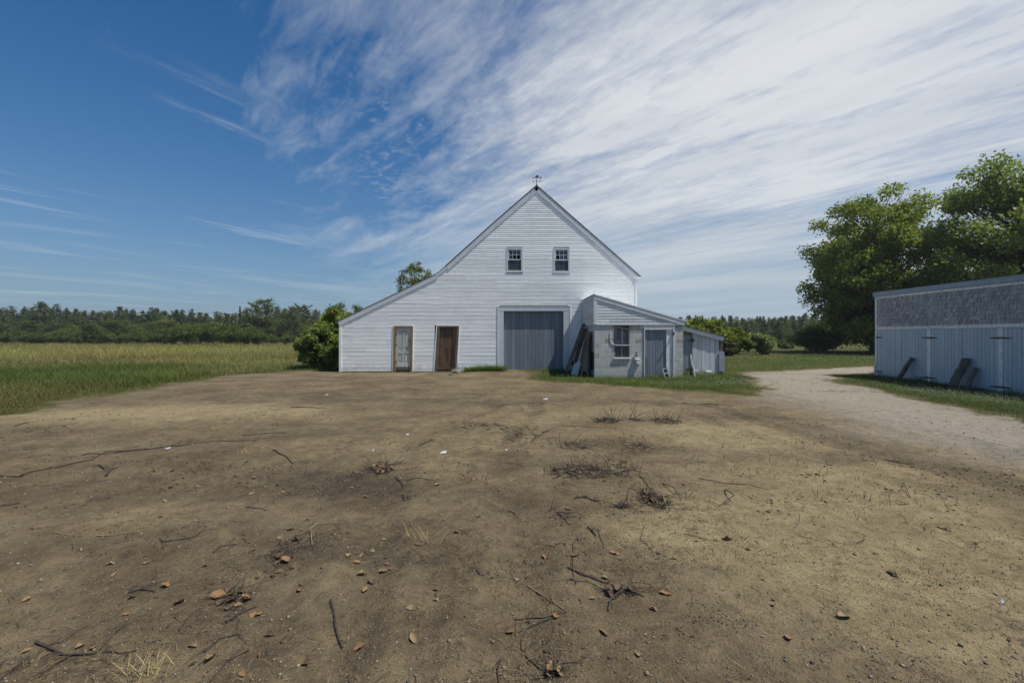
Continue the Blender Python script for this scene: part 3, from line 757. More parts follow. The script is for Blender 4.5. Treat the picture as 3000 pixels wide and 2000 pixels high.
mb = MB(); slope_slab(mb, *ext(PK, EV, .06, .09), YS - .065, YB - .03, .004, .035); mb.build('roof', M_WHITE, shed)
# window of the shed
mb = MB(); frame_xz(mb, swx0, swx1, swz0, swz1, .045, .05, .03, .05, YS + .0, YS + .10, .4)
sw_ = mb.build('window', M_GREYWOOD, shed, bevel=.004); setp(sw_, 'dusty sash window with a slipped upper sash')
zl = sp(0, 880)[1]
mb = MB(); mb.box(swx0 - .035, swx1 + .03, YS - .055, YS + .05, swz0 - .05, swz0 + .0); mb.build('sill', M_WHITE, sw_, bevel=.004)
mb = MB(); mb.xf = lambda p: (p[0], p[1], p[2] - .12 * (p[0] - swx0) / (swx1 - swx0) * (p[2] - zl) / (swz1 - zl))
mb.box(swx0 + .03, swx0 + .07, YS - .03, YS + .01, zl, swz1 - .03); mb.box(swx1 - .07, swx1 - .03, YS - .03, YS + .01, zl, swz1 - .03)
mb.box(swx0 + .07, swx1 - .07, YS - .03, YS + .01, swz1 - .075, swz1 - .03)
mb.build('sash', M_GREYWOOD, sw_)
mb = MB(); mb.box(swx0 + .02, swx1 - .01, YS - .045, YS + .01, zl - .014, zl + .014); xm = (swx0 + swx1) / 2; mb.box(xm - .005, xm + .005, YS - .02, YS, zl + .02, swz1 - .15); mb.box(xm - .005, xm + .005, YS + .02, YS + .035, swz0 + .03, zl - .02)
mb.build('glazing_bar', M_OLDPOST, sw_)
mb = MB(); mb.box(swx0 + .06, swx1 - .06, YS - .008, YS - .002, zl + .01, swz1 - .09); mb.box(swx0 + .045, swx1 - .05, YS + .03, YS + .04, swz0 + .03, zl - .01)
mb.build('pane', M_GLASS, sw_)
mb = MB(); pts = [(640, 690), (636, 740), (637, 800), (643, 835), (665, 858), (696, 878)]
mb.tube([(sp(a, b_)[0], YS - .02, sp(a, b_)[1]) for a, b_ in pts], .012, 6); mb.build('cable', M_WHITE, shed)
# door of the shed
ddx0, ddx1, ddz1 = sp(1106, 0)[0], sp(1392, 0)[0], sp(0, 673)[1]
mb = MB(); planks(mb, ddx0, ddx1, .03, ddz1, YS + .05, 8, .007, .03, .004); mb.box(ddx0, ddx1, YS + .07, YS + .1, .03, ddz1, .1)
sd = mb.build('door', M_GREYDOOR, shed, bevel=.003); setp(sd, 'grey plank door of the block shed')
mb = MB(); mb.box(sdx0 - .03, ddx0 - .008, YS - .03, YS + .15, .0, sdz1, .6); mb.build('door_jamb', M_BOARDWHITE, sd, bevel=.004); mb = MB()
mb.box(sp(1478, 0)[0], sdx1 + .012, YS - .03, YS + .15, .0, sdz1, .7); mb.build('door_jamb', M_BOARDWHITE, sd, bevel=.004)
mb = MB(); laps(mb, ddz1 + .012, sdz1 - .0, .06, lambda z: ddx0 - .006, lambda z: sp(1477, 0)[0], [], lambda u_, o, z: (u_, YS - .01 - o, z), PROF_WOOD, .6)
mb.box(ddx0 - .006, sp(1477, 0)[0], YS + .0, YS + .14, ddz1 + .012, sdz1); mb.build('lintel', M_OLDWHITE, shed)
mb = MB(); mb.box(ddx1 + .005, sp(1477, 0)[0] - .003, YS + .015, YS + .06, .16, ddz1 + .008, .5)
mb.obox(Matrix.Translation((ddx1 + .20, YS + .01, .10)) @ Matrix.Rotation(.2, 4, 'Y'), .30, .05, .05, .3); mb.obox(Matrix.Translation((ddx1 + .22, YS - .01, .02)) @ Matrix.Rotation(-.25, 4, 'Y'), .26, .05, .04, .9)
mb.build('jamb_board', M_OLDPOST, shed, bevel=.006)
mb = MB(); xa = ddx0 - .02
mb.prism_y([(xa, .02), (xa + .10, .02), (xa + .10, .68), (xa + .075, .80), (xa + .05, .78), (xa + .0, .98)], YS - .015, YS + .02, .5); mb.build('splintered_board', M_GREYWOOD, shed)
hx, hzz = sp(1482, 718)
mb = MB(); mb.tube([(hx, YS - .03, hzz), (hx, YS - .14, hzz + .0), (hx - .06, YS - .17, hzz + .01)], [.012, .012, .01], 6); mb.tube([(hx + .02, YS - .03, hzz - .04), (hx + .01, YS - .15, hzz - .03)], .014, 6); mb.box(hx - .02, hx + .04, YS - .045, YS - .028, hzz - .07, hzz + .05)
mb.build('hook', M_RUST, shed)
cx, cz = sp(985, 1010)
mb = MB(); mb.tube([(cx, YS, cz), (cx, YS - .06, cz), (cx, YS - .09, cz - .02), (cx, YS - .095, cz - .06)], [.03, .03, .032, .026], 8); mb.tube([(cx, YS - .05, cz + .02), (cx, YS - .05, cz + .09)], .012, 6); mb.tube([(cx - .045, YS - .05, cz + .09), (cx + .045, YS - .05, cz + .09)], .014, 6)
mb.build('spigot', M_RUST, shed)
xa, za_ = sp(970, 1132); xb, zb_ = sp(1032, 1068)
mb = MB(); mb.box(xa, xb, YS - .11, YS - .002, za_, zb_ - .02); mb.box(xa - .008, xb + .008, YS - .12, YS - .002, zb_ - .02, zb_); ub = mb.build('meter_box', M_WHITE, shed, bevel=.005)
mb = MB(); mb.box(xa + .012, xa + .05, YS - .113, YS - .109, za_ + .012, zb_ - .05); mb.build('orange_label', paint('rust_orange', (.40, .16, .05), (.50, .24, .09)), ub)
mb = MB()
for i in range(6): mb.xf = None; mb.obox(Matrix.Translation((XS - .02, YS + .42, .38 + .11 * i)) @ Matrix.Rotation(math.radians(35), 4, 'Y'), .07, .50, .012, .5)
mb.box(XS - .045, XS - .0, YS + .14, YS + .17, .30, 1.02); mb.box(XS - .045, XS - .0, YS + .67, YS + .70, .30, 1.02); mb.box(XS - .01, XS - .002, YS + .17, YS + .67, .30, 1.02, 0)
mb.build('vent', M_IRON, shed)

# ---------------------------------------------------------------- low plank lean-to beside it
YL = 19.4
def lp(zx, zy): return bp(1650 + zx * .21683, 820 + zy * .21683, YL)
lt = empty('plank_lean_to', (7.8, YL, 0), 'low plank lean-to with a dark grey door attached beyond the block shed', 'lean-to')
la, lb = lp(1500, 595), lp(2160, 772)          # roof line
def l_top(x): return la[1] + (lb[1] - la[1]) * (x - la[0]) / (lb[0] - la[0]) - .16
lx0, lx1 = lp(1748, 0)[0], lp(2150, 0)[0]
mb = MB(); planks(mb, lx0, lp(2106, 0)[0], .02, 0, YL, 6, .006, .025, .006, l_top)
mb.box(lx0, lx1, YL + .03, YL + .05, .02, 1.40, .1)
mb.face([(lx1, YL, 0), (lx1, YL + 1.6, 0), (lx1, YL + 1.6, l_top(lx1)), (lx1, YL, l_top(lx1))])
mb.build('plank_wall', M_BOARDWHITE, lt, bevel=.003)
mb = MB(); planks(mb, 6.86, lx0 - .01, .10, 0, YL + .06, 3, .004, .02, .001, lambda x: l_top(x) - .14); mb.box(6.86, lx0 - .01, YL + .075, YL + .1, .1, 1.75, .1)
ld = mb.build('door', M_SLATE, lt); setp(ld, 'dark grey door with rusty strap hinges')
for z in (lp(0, 815)[1], lp(0, 1195)[1]):
    mb = MB(); xh = lx0 + .01
    mb.box(xh - .02, xh + .05, YL - .02, YL - .002, z - .07, z + .07); mb.prism_y([(xh - .02, z + .03), (xh - .25, z + .004), (xh - .25, z - .012), (xh - .02, z - .03)], YL + .03, YL + .056)
    mb.build('hinge', M_RUST, ld)
mb = MB(); mb.box(lp(2108, 0)[0], lx1 + .01, YL - .015, YL + .06, .02, l_top(lx1) + .03, .2); mb.build('corner_post', M_GREYWOOD, lt, bevel=.004)
mb = MB(); xa, za_ = lp(2098, 1225); xb, zb_ = lp(2168, 965)
mb.box(xa, xb - .03, YL - .055, YL - .02, .15, zb_, .5); mb.box(xb - .028, xb + .01, YL - .05, YL + .5, .10, zb_ - .03, .6); mb.build('patch_board', paint('blue_grey_patch_board', (.25, .28, .33), (.31, .35, .40), (9, 9, .8), rough=.7, bump=.003), lt, bevel=.003)
mb = MB(); slope_slab(mb, la, (lb[0] + .02, lb[1]), YL - .10, YL - .07, -.17, .0); mb.build('fascia', M_OLDWHITE, lt, bevel=.003)
mb = MB(); slope_slab(mb, la, (lb[0] + .07, lb[1] - .015), YL - .13, YL + 1.6, .004, .03); mb.build('roof', M_ROOF, lt)

# ---------------------------------------------------------------- long grey storage shed
XW = 15.3; YE = 19.12; YN = 9.2
ss = empty('storage_shed', (XW, YE, 0), 'long light blue storage shed with grey shingles above its plank doors', 'shed')
ZG = lambda y: -.16 * max(0, min(1, (18.5 - y) / 5.5)) - .03
ZB0, ZB1, ZS1, ZW1, ZF1 = 1.93, 2.05, 3.22, 3.30, 3.47
mb = MB(); nrow = 8; rh = (ZS1 - ZB1) / nrow
for r in range(nrow):
    y = YN
    z = ZB1 + rh * r
    while y < YE - .08:
        wd = R.uniform(.06, .13); ye = min(y + wd, YE - .06)
        dz_ = R.uniform(-.016, .012); o1 = R.uniform(.030, .056)
        tl = R.uniform(-.006, .006)
        mb.hexa([(XW - o1, y + .005, z + dz_ + tl), (XW - o1, ye - .005, z + dz_ - tl), (XW + .01, ye - .003, z + dz_), (XW + .01, y + .003, z + dz_),
                 (XW - .003, y + .003, z + rh * 1.08), (XW - .003, ye - .003, z + rh * 1.08), (XW + .01, ye - .003, z + rh * 1.08), (XW + .01, y + .003, z + rh * 1.08)], R.random())
        y = ye
mb.box(XW + .005, XW + .03, YN, YE - .05, ZB1, ZS1, .1)
mb.build('shingle_wall', M_SHINGLE, ss)
mb = MB(); y = YN
while y < YE:
    ye = min(y + R.uniform(1.6, 3.2), YE); mb.box(XW - .035 + R.uniform(-.004, .004), XW + .02, y + .003, ye, ZB0 + R.uniform(-.012, .01), ZB1 + R.uniform(-.01, .012), R.random()); y = ye
mb.build('door_beam', M_OLDPOST, ss, bevel=.005)
mb = MB(); y = YN
while y < YE:
    ye = min(y + R.uniform(1.4, 2.8), YE); zo = R.uniform(-.012, .012); mb.box(XW - .05, XW + .02, y + .003, ye, ZS1 + zo, ZW1, R.random()); y = ye
mb.build('frieze_board', M_OLDPOST, ss, bevel=.004)
mb = MB(); mb.box(XW - .09, XW - .02, YN, YE + .06, ZW1 + .01, ZF1, .5); mb.box(XW - .10, XW + 6.5, YN, YE + .08, ZF1, ZF1 + .02, .5)
mb.build('roof', paint('blue_grey_roof_metal', (.21, .27, .34), (.29, .35, .42), rough=.45), ss)
mb = MB(); mb.box(XW - .03, XW + .06, YE - .065, YE + .03, ZG(YE), ZW1, .5); mb.box(XW - .06, XW + .02, YE - .02, YE + .05, ZG(YE), .45, .3); mb.build('corner_trim', M_OLDPOST, ss, bevel=.006)
mb = MB(); mb.box(XW + .06, XW + 6.3, YE - .05, YE, -.1, ZF1 - .01); mb.box(XW + 6.2, XW + 6.3, YN, YE - .06, -.1, ZF1 - .01); mb.build('end_wall', M_SHEDBLUE, ss)
py_list = [19.06, 16.66, 14.22, 11.80, 9.38]
for i in range(4):
    ya, yb = py_list[i + 1], py_list[i]
    m_ = (ya + yb) / 2
    for (p, q, hy) in ((ya + .075, m_ - .006, ya), (m_ + .006, yb - (.075 if i else .03), yb)):
        mb = MB(); zb_ = ZG((p + q) / 2) + .02
        nb = 9; wd = (q - p) / nb
        for k in range(nb):
            j = R.uniform(-.002, .002)
            mb.box(XW - .02 + j, XW + .01, p + wd * k + .005, p + wd * (k + 1) - .005, zb_ + R.uniform(0, .015), ZB0 - .015, .5 + R.uniform(-.25, .25))
        mb.box(XW - .008, XW + .02, p, q, zb_, ZB0 - .015, .0)
        dr = mb.build('door', M_SHEDBLUE, ss)
        for z in (1.60, .22 + ZG(hy)):
            s_ = 1 if hy == ya else -1
            hb = MB(); hb.xf = lambda t_: (XW + t_[1], t_[0], t_[2])
            y_0 = hy + s_ * .01; y_1 = hy + s_ * .30
            hb.hexa([(min(y_0, y_1), -.050, z - (.012 if s_ < 0 else .03)), (max(y_0, y_1), -.050, z - (.03 if s_ < 0 else .012)), (max(y_0, y_1), -.021, z - (.03 if s_ < 0 else .012)), (min(y_0, y_1), -.021, z - (.012 if s_ < 0 else .03)),
                     (min(y_0, y_1), -.050, z + (.012 if s_ < 0 else .03)), (max(y_0, y_1), -.050, z + (.03 if s_ < 0 else .012)), (max(y_0, y_1), -.021, z + (.03 if s_ < 0 else .012)), (min(y_0, y_1), -.021, z + (.012 if s_ < 0 else .03))])
            hb.build('hinge', M_IRON, dr)
    if i < 3 or True:
        mb = MB(); mb.box(XW - .038, XW + .01, ya - .07, ya + .07, ZG(ya), ZB0 - .012, R.random()); mb.build('post', M_OLDPOST, ss, bevel=.006)
# ---------------------------------------------------------------- loose things round the buildings
def tagm(o, label, cat, group=None): return setp(o, label, cat, group)
def board_between(name, A, B, width_vec, thick, mat, label, cat, group=None, t=.5):
    """board whose centre line runs A->B, wide along width_vec"""
    A, B, wv_ = Vector(A), Vector(B), Vector(width_vec)
    d = (B - A).normalized(); n = d.cross(wv_).normalized() * thick
    mb = MB()
    P = [A - wv_ / 2 - n / 2, A + wv_ / 2 - n / 2, A + wv_ / 2 + n / 2, A - wv_ / 2 + n / 2, B - wv_ / 2 - n / 2, B + wv_ / 2 - n / 2, B + wv_ / 2 + n / 2, B - wv_ / 2 + n / 2]
    mb.hexa(P, t)
    o = mb.build(name, mat, None, loc=(A.x, A.y, A.z), bevel=.003)
    tagm(o, label, cat, group); return o
g0 = lambda x, y: hz1(x, y)
board_between('plank', (2.38, 19.95, g0(2.4, 20.05)), (3.15, 19.83, 2.20), (.13, -.10, -.05), .045, M_GREYWOOD, 'long dark plank leaning against the block shed beside the big barn door', 'plank', 'boards leaning on the block shed')
board_between('plank', (2.58, 19.68, g0(2.6, 19.8)), (3.16, 19.60, 1.98), (.12, -.10, -.05), .045, M_DARKWOOD, 'second dark plank leaning between the longest plank and the wide panel', 'plank', 'boards leaning on the block shed')
board_between('plank', (2.92, 19.60, g0(2.9, 19.6)), (3.22, 19.50, 2.05), (.0, .09, 0), .05, M_GREYWOOD, 'steep narrow plank standing behind the wide brown panel', 'plank', 'boards leaning on the block shed')
pn = empty('wood_panel', (2.85, 18.95, 0), 'wide brown wood panel leaning against the side of the block shed', 'panel', 'boards leaning on the block shed')
def pnl(a, b_, s):                         # a along the panel (depth), b up the slope, s out of it
    return (2.80 + .39 * b_ - .08 * a * 0 - s * .97, 18.30 + 1.12 * a, .03 + 1.80 * b_ + s * .2)
mb = MB()
for i in range(5):
    a0, a1 = i / 5 + .004, (i + 1) / 5 - .004
    if True:
        lo = 0.0
        mb.hexa([pnl(a0, lo, 0), pnl(a1, lo, 0), pnl(a1, lo, .03), pnl(a0, lo, .03), pnl(a0, 1, 0), pnl(a1, 1, 0), pnl(a1, 1, .03), pnl(a0, 1, .03)], R.random())
mb.build('boards', M_BROWN, pn)
mb = MB()
for lo, hi in ((.86, .99), (.20, .32)):
    mb.hexa([pnl(.01, lo, .031), pnl(.99, lo, .031), pnl(.99, lo, .05), pnl(.01, lo, .05), pnl(.01, hi, .031), pnl(.99, hi, .031), pnl(.99, hi, .05), pnl(.01, hi, .05)], .7)
mb.hexa([pnl(-.035, 0, -.005), pnl(-.0, 0, -.005), pnl(-.0, 0, .05), pnl(-.035, 0, .05), pnl(-.035, 1, -.005), pnl(-.0, 1, -.005), pnl(-.0, 1, .05), pnl(-.035, 1, .05)], .9)
mb.build('batten', M_GREYWOOD, pn)
mb = MB()
A, B_, C_, D_, E_ = (2.50, 19.35, .02), (2.70, 18.75, .0), (2.83, 18.72, .50), (2.80, 18.80, .66), (2.64, 19.30, .46)
off = Vector((-.012, -.002, .004))
P = [Vector(p) for p in (A, B_, C_, D_, E_)]
i0 = [mb.pt(p) for p in P]; i1 = [mb.pt(p + off) for p in P]
mb.f += [i0[::-1], i1]; mb.t += [.5, .5]
for k in range(5): mb.f.append([i0[k], i0[(k+1) % 5], i1[(k+1) % 5], i1[k]]); mb.t.append(.5)
o = mb.build('metal_sheet', M_SHEDBLUE, None, loc=A); tagm(o, 'torn pale metal sheet propped against the foot of the wide brown panel', 'metal sheet')

# concrete block with two square holes, tipped against the shed door
cb = MB()
Wd, Hh, Dp = .20, .40, .20
holes_ = [(-.062, .062, .025, .165), (-.062, .062, -.165, -.025)]
def cbq(x, y, z): return (x, y, z)
xs = [-.10, -.062, .062, .10]; zs = [-.20, -.165, -.025, .025, .165, .20]
for i in range(3):
    for j in range(5):
        if i == 1 and j in (1, 3):
            cb.box(xs[i], xs[i+1], .05, .097, zs[j], zs[j+1], .0); continue  # back plate added inside each hole, toned darker to read as shade
        cb.box(xs[i] + (0.0005 if i else 0), xs[i+1], -.10, .10, zs[j] + (.0005 if j else 0), zs[j+1], .5)
Mx = Matrix.Translation((sp(1350, 1280)[0], YS - .32, .215 + g0(5.9, 17.6))) @ Matrix.Rotation(math.radians(-9), 4, 'Z') @ Matrix.Rotation(math.radians(-13), 4, 'Y') @ Matrix.Rotation(math.radians(-9), 4, 'X')
cb.v = [tuple(Mx @ Vector(p)) for p in cb.v]
o = cb.build('concrete_block', M_CONC, None, loc=(Mx.translation.x, Mx.translation.y, 0)); tagm(o, 'two-hole concrete block tipped on end before the grey shed door', 'concrete block')
# white iron hand tool by the corner
rodx, rody = lp(1625, 0)[0] - .02, 18.55
hp_ = empty('white_hand_pump', (rodx + .12, rody, 0), 'white painted iron pump with a short arm in the grass by the shed corner', 'pump')
mb = MB(); mb.tube([(rodx, rody, .92), (rodx + .01, rody, .80), (rodx + .05, rody, .52), (rodx + .09, rody, .40)], [.02, .032, .028, .03], 8); mb.build('pump_handle', M_WHITE, hp_)
mb = MB(); mb.tube([(rodx + .09, rody, .42), (rodx + .12, rody, .30), (rodx + .13, rody, .12), (rodx + .15, rody, .0)], [.03, .036, .04, .045], 8); mb.tube([(rodx + .10, rody, .28), (rodx + .19, rody - .01, .25), (rodx + .28, rody - .02, .25)], [.022, .018, .02], 8); mb.build('pump_body', M_WHITE, hp_)
mb = MB(); mb.tube([(rodx + .01, rody + .02, .05), (rodx + .02, rody + .02, .35)], .045, 8); mb.tube([(rodx + .06, rody - .04, .10), (rodx + .06, rody + .06, .10)], .05, 8); mb.build('pump_bracket', M_IRON, hp_)
mb = MB(); x_, z_ = lp(1890, 1282); mb.obox(Matrix.Translation((x_ + .11, YL - .25, .16)) @ Matrix.Rotation(.04, 4, 'Y'), .25, .14, .10); mb.obox(Matrix.Translation((x_ + .11, YL - .25, .055)), .22, .12, .11)
o = mb.build('white_block', M_WHITE, None, loc=(x_ + .11, YL - .25, 0), bevel=.006); tagm(o, 'small white block lying in the grass before the plank lean-to', 'block')
def rock(name, x, y, s, seed, label, squash=.6):
    bm_ = MB(); rr = random.Random(seed)
    import bmesh
    bmx = bmesh.new(); bmesh.ops.create_icosphere(bmx, subdivisions=3, radius=1)
    pl = [(Vector((rr.gauss(0,1), rr.gauss(0,1), rr.gauss(0,1))).normalized(), rr.uniform(.55, .85)) for _ in range(9)]
    for v_ in bmx.verts:
        p = v_.co.copy()
        for n_, d_ in pl:
            q = p.dot(n_)
            if q > d_: p -= n_ * (q - d_)
        v_.co = (p.x * s[0], p.y * s[1], p.z * s[2] * squash)
    me = bpy.data.meshes.new(name); bmx.to_mesh(me); bmx.free()
    o = link(name, me, M_ROCK, loc=(x, y, g0(x, y) + s[2] * squash * .45)); tagm(o, label, 'rock'); return o
rx, ry = gp(1333, 1096); rock('rock', rx, ry + .25, (.26, .2, .24), 5, 'angular grey rock lying at the foot of the dark brown barn door')
rx, ry = gp(1324, 1099); rock('rock', rx, ry, (.14, .10, .09), 8, 'small flat stone in front of the angular grey rock by the barn')
# log ends leaning on the long shed
def log(A, B_, r, label, flat=1., seed=0):
    rr = random.Random(seed); A = Vector(A); B_ = Vector(B_)
    mb = MB(); pts = []; rad = []
    for i in range(9):
        f = i / 8; pts.append(A.lerp(B_, f) + Vector((0, rr.uniform(-.012, .012), 0))); rad.append(r * (1.08 - .12 * f) * rr.uniform(.93, 1.06) * (1.14 if i == 5 else 1))
    mb.xf = None; mb.tube(pts, rad, 9)
    if flat != 1.:
        c0 = A
        mb.v = [tuple(Vector(p) + Vector((0, 0, 0))) for p in mb.v]
        ax = (B_ - A).normalized(); sd_ = Vector((1, 0, 0)); 
        nv = []
        for p in mb.v:
            p = Vector(p); t_ = (p - A).dot(ax); c = A + ax * t_; o_ = p - c
            o_.x *= 1 / flat * .6; o_.y *= flat
            nv.append(tuple(c + o_))
        mb.v = nv
    o = mb.build('log_post', M_LOGWOOD, None, loc=tuple(A)); tagm(o, label, 'log post', 'old posts leaning on the storage shed'); return o
z0 = -.12
log((14.92, 17.70, z0 - .06), (15.19, 17.25, .83), .075, 'dark knotty log post leaning alone on the far door of the storage shed', 1., 3)
log((14.90, 15.50, z0 - .12), (15.18, 15.20, .90), .115, 'broad flat grey slab leaning on the middle doors of the storage shed', 1.35, 4)
log((14.92, 15.02, z0 - .12), (15.19, 14.90, .62), .075, 'short thin split post beside the broad grey slab on the storage shed', 1.1, 5)

# ---------------------------------------------------------------- litter on the dirt
M_LEAFS = [paint('dry_leaf_' + n, a, b_, (20, 20, 20), rough=.75, tint=.0, bump=.002) for n, a, b_ in
           (('tan', (.20, .130, .062), (.28, .195, .10)), ('orange', (.185, .098, .040), (.26, .150, .065)), ('dark', (.075, .047, .026), (.15, .095, .05)), ('olive', (.16, .125, .055), (.25, .20, .10)))]
def leaf_mesh(seed):
    rr = random.Random(seed); n = 6; m_ = 5
    V = []; Fc = []
    curl = rr.uniform(.6, 2.2); bend = rr.uniform(-.9, .9); lob = rr.uniform(.0, .25)
    for i in range(n + 1):
        t_ = i / n
        wd = .42 * math.sin(math.pi * (t_ * .92 + .05)) ** .75 * (1 + lob * math.sin(t_ * 15))
        for j in range(m_):
            s = (j / (m_ - 1) - .5) * 2
            x = t_ - .5; y = s * wd
            z = curl * y * y * .9 + bend * x * x * .6 + .035 * math.sin(9 * x + 7 * y + seed) + .02 * rr.uniform(-1, 1)
            V.append((x, y * (1 - .25 * curl * abs(s) * .5), z))
    for i in range(n):
        for j in range(m_ - 1):
            a = i * m_ + j; Fc.append((a, a + 1, a + m_ + 1, a + m_))
    k = len(V); V += [(-.5, .012, .0), (-.5, -.012, .0), (-.85, -.01, .05), (-.85, .01, .05)]; Fc.append((k, k + 1, k + 2, k + 3))
    me = bpy.data.meshes.new('fallen_leaf'); me.from_pydata(V, [], Fc); me.update(); me.polygons.foreach_set('use_smooth', [True] * len(me.polygons)); return me
LEAFM = []
for s in range(8):
    row = []
    for mt in M_LEAFS:
        me = leaf_mesh(s); me.materials.append(mt); row.append(me)
    LEAFM.append(row)
Z2 = [(770,120),(905,580),(1235,610),(870,690),(760,350),(1010,340),(790,420),(1410,360),(180,600),(550,920),(640,930),(1330,910),(1450,1005),(1795,980),(2100,1040),(1670,1115),(1860,850),(1960,900),(1790,690),(1750,700),(1580,650),(1640,630),(1590,560),(1520,620),(1930,190),(2000,130),(1980,330),(1930,400),(2070,505),(2060,545),(1140,510),(170,970)]
Z3 = [(125,920),(500,885),(1450,1090),(1885,295),(2235,565),(2150,665),(1725,595),(1820,465),(1545,875),(1810,850),(2105,850),(2045,990),(160,525),(290,410),(345,400),(320,360),(305,320),(210,260),(570,225),(530,240),(205,470),(140,300),(50,305),(110,355),(795,145),(650,540),(655,610),(475,690),(1400,310),(1640,195),(1605,310),(1600,480),(1900,545),(1980,560),(1160,800),(1480,745),(1215,440),(945,50),(295,180),(140,425)]
Z4 = [(310,185),(450,255),(300,385),(625,635),(1110,720),(725,855),(2030,225),(1455,440)]
Z5 = [(425,885),(165,885),(140,745),(100,735),(270,710),(330,720),(290,725),(1810,775),(910,785),(945,1035),(1565,970),(660,815),(800,1130),(2130,945),(2100,930),(1730,915),(1680,905),(460,695),(415,770)]
Z1 = [(1070,775),(1175,885),(1305,900),(1140,980),(1110,1085),(800,755),(50,815),(140,810),(150,655),(1750,815),(1730,940),(1950,915),(1190,770),(1700,715),(2120,1120),(30,580)]
zq = 2.352
LP = [(x / zq, 1500 + y / zq) for x, y in Z2] + [(1000 + x / zq, 1500 + y / zq) for x, y in Z3] + [(2000 + x / zq, 1500 + y / zq) for x, y in Z4] + [(1000 + x / zq, 1080 + y / zq) for x, y in Z5] + [(x / zq, 1050 + y / zq) for x, y in Z1]
SPECIAL = {(125,920): (1, 'bright orange curled leaf at the lower middle of the dirt yard'), (500,885): (0, 'large tan flat leaf lying alone near the camera in the lower middle'), (1450,1090): (0, 'yellowish leaf caught on the long curved twig close to the camera'),
           (1885,295): (1, 'rust brown folded leaf alone on the sandy dirt right of the upright twig'), (2235,565): (1, 'orange leaf hooked on the end of the arched twig'), (310,185): (1, 'reddish curled leaf at the edge of the sandy patch'), (1110,720): (0, 'pale slender leaf on the bare sand at the lower right')}
spec_px = {}
for (x, y), v_ in SPECIAL.items():
    for off, lst in ((0, Z2), (1000, Z3), (2000, Z4)):
        if (x, y) in lst: spec_px[(off + x / zq, 1500 + y / zq)] = v_
LNAME = ['tan', 'orange', 'dark brown', 'olive']
for i, (lx, ly) in enumerate(LP):
    x, y = gp(lx, ly)
    sp_ = spec_px.get((lx, ly))
    c = sp_[0] if sp_ else R.choice([0, 0, 1, 1, 2, 2, 3])
    o = bpy.data.objects.new('fallen_leaf', LEAFM[R.randrange(8)][c]); C.objects.link(o)
    s = R.uniform(.045, .075) * (.75 if sp_ is None and R.random() < .4 else 1) * (1.15 if sp_ else 1)
    o.scale = (s, s * R.uniform(.7, 1.1), s * R.uniform(.6, 1.1)); o.rotation_euler = (R.uniform(-.4, .4), R.uniform(-.4, .4), R.uniform(0, 6.28))
    o.location = (x, y, hz1(x, y) + .006)
    tagm(o, sp_[1] if sp_ else 'curled %s fallen leaf on the bare dirt yard' % LNAME[c], 'leaf', 'fallen leaves on the dirt yard')
M_TWIG = paint('dark_twig_bark', (.028, .022, .018), (.065, .05, .038), (30, 30, 30), rough=.85, bump=.002)
M_TWIGTAN = paint('dry_tan_twig', (.20, .145, .075), (.30, .225, .12), (30, 30, 30), rough=.8, bump=.002)
def zpix(z, x, y): return {1: (x / zq, 1050 + y / zq), 2: (x / zq, 1500 + y / zq), 3: (1000 + x / zq, 1500 + y / zq), 4: (2000 + x / zq, 1500 + y / zq), 5: (1000 + x / zq, 1080 + y / zq), 6: (2000 + x / zq, 1080 + y / zq)}[z]
def twig(z, pts, r=.005, tan=False, label=None, lift=0., kids=2):
    P = [gp(*zpix(z, *p)) for p in pts]
    mb = MB(); L = []
    for (a, b_) in zip(P[:-1], P[1:]):
        n = max(2, int(math.hypot(b_[0] - a[0], b_[1] - a[1]) / .06))
        L += [(a[0] + (b_[0] - a[0]) * k / n, a[1] + (b_[1] - a[1]) * k / n) for k in range(n)]
    L.append(P[-1])
    def curve(L, r, z_up):
        jx, jy = R.uniform(0, 99), R.uniform(0, 99); V = []; Rd = []
        for i, (x, y) in enumerate(L):
            x += .022 * float(fbm(np.array([i * .31 + jx]), np.array([jy]), 2)[0]); y += .03 * float(fbm(np.array([i * .31 + jy]), np.array([jx]), 2)[0])
            f = i / max(1, len(L) - 1)
            V.append((x, y, hz1(x, y) + r * .7 + z_up * math.sin(f * math.pi) + .012 * abs(float(fbm(np.array([i * .23 + jx]), np.array([7.7]), 2)[0]))))
            Rd.append(.72 * r * (1.05 - .55 * f) * R.uniform(.85, 1.15))
        mb.tube(V, Rd, 5); return V
    V = curve(L, r, lift)
    for _ in range(kids):
        b_ = R.choice(V); a = R.uniform(0, 6.28); ln = R.uniform(.04, .14)
        Q = [(b_[0] + math.cos(a) * ln * k / 4, b_[1] + math.sin(a) * ln * k / 4) for k in range(5)]
        curve(Q, r * .5, .015)
    o = mb.build('twig', M_TWIGTAN if tan else M_TWIG, None, loc=(V[0][0], V[0][1], V[0][2]))
    tagm(o, label or ('thin tan twig lying on the dirt yard' if tan else 'thin dark twig lying on the dirt yard'), 'twig', 'twigs on the dirt yard')
twig(2, [(245,900),(330,940),(440,985),(560,980),(660,970)], .0105, label='thick dark bent twig near the lower left corner of the dirt')
twig(2, [(710,968),(820,972),(935,955)], .0075, label='dark straight twig just right of the thick bent twig')
twig(2, [(375,135),(450,155),(580,160)], .006, True); twig(2, [(670,158),(800,155),(975,138)], .007, True)
twig(2, [(885,548),(970,530),(1065,552)], .0095, label='short stout dark twig above an orange leaf on the left dirt')
twig(2, [(1395,960),(1500,880),(1640,845)], .007); twig(2, [(1560,755),(1660,690),(1775,630)], .010, label='straight dark stick beside a heap of brown leaves')
twig(2, [(2280,625),(2305,780),(2352,910)], .011, label='stout peeling grey stick pointing towards the camera in the lower middle'); twig(2, [(1475,275),(1530,240),(1630,232)], .008); twig(2, [(690,940),(800,830),(910,690)], .0045)
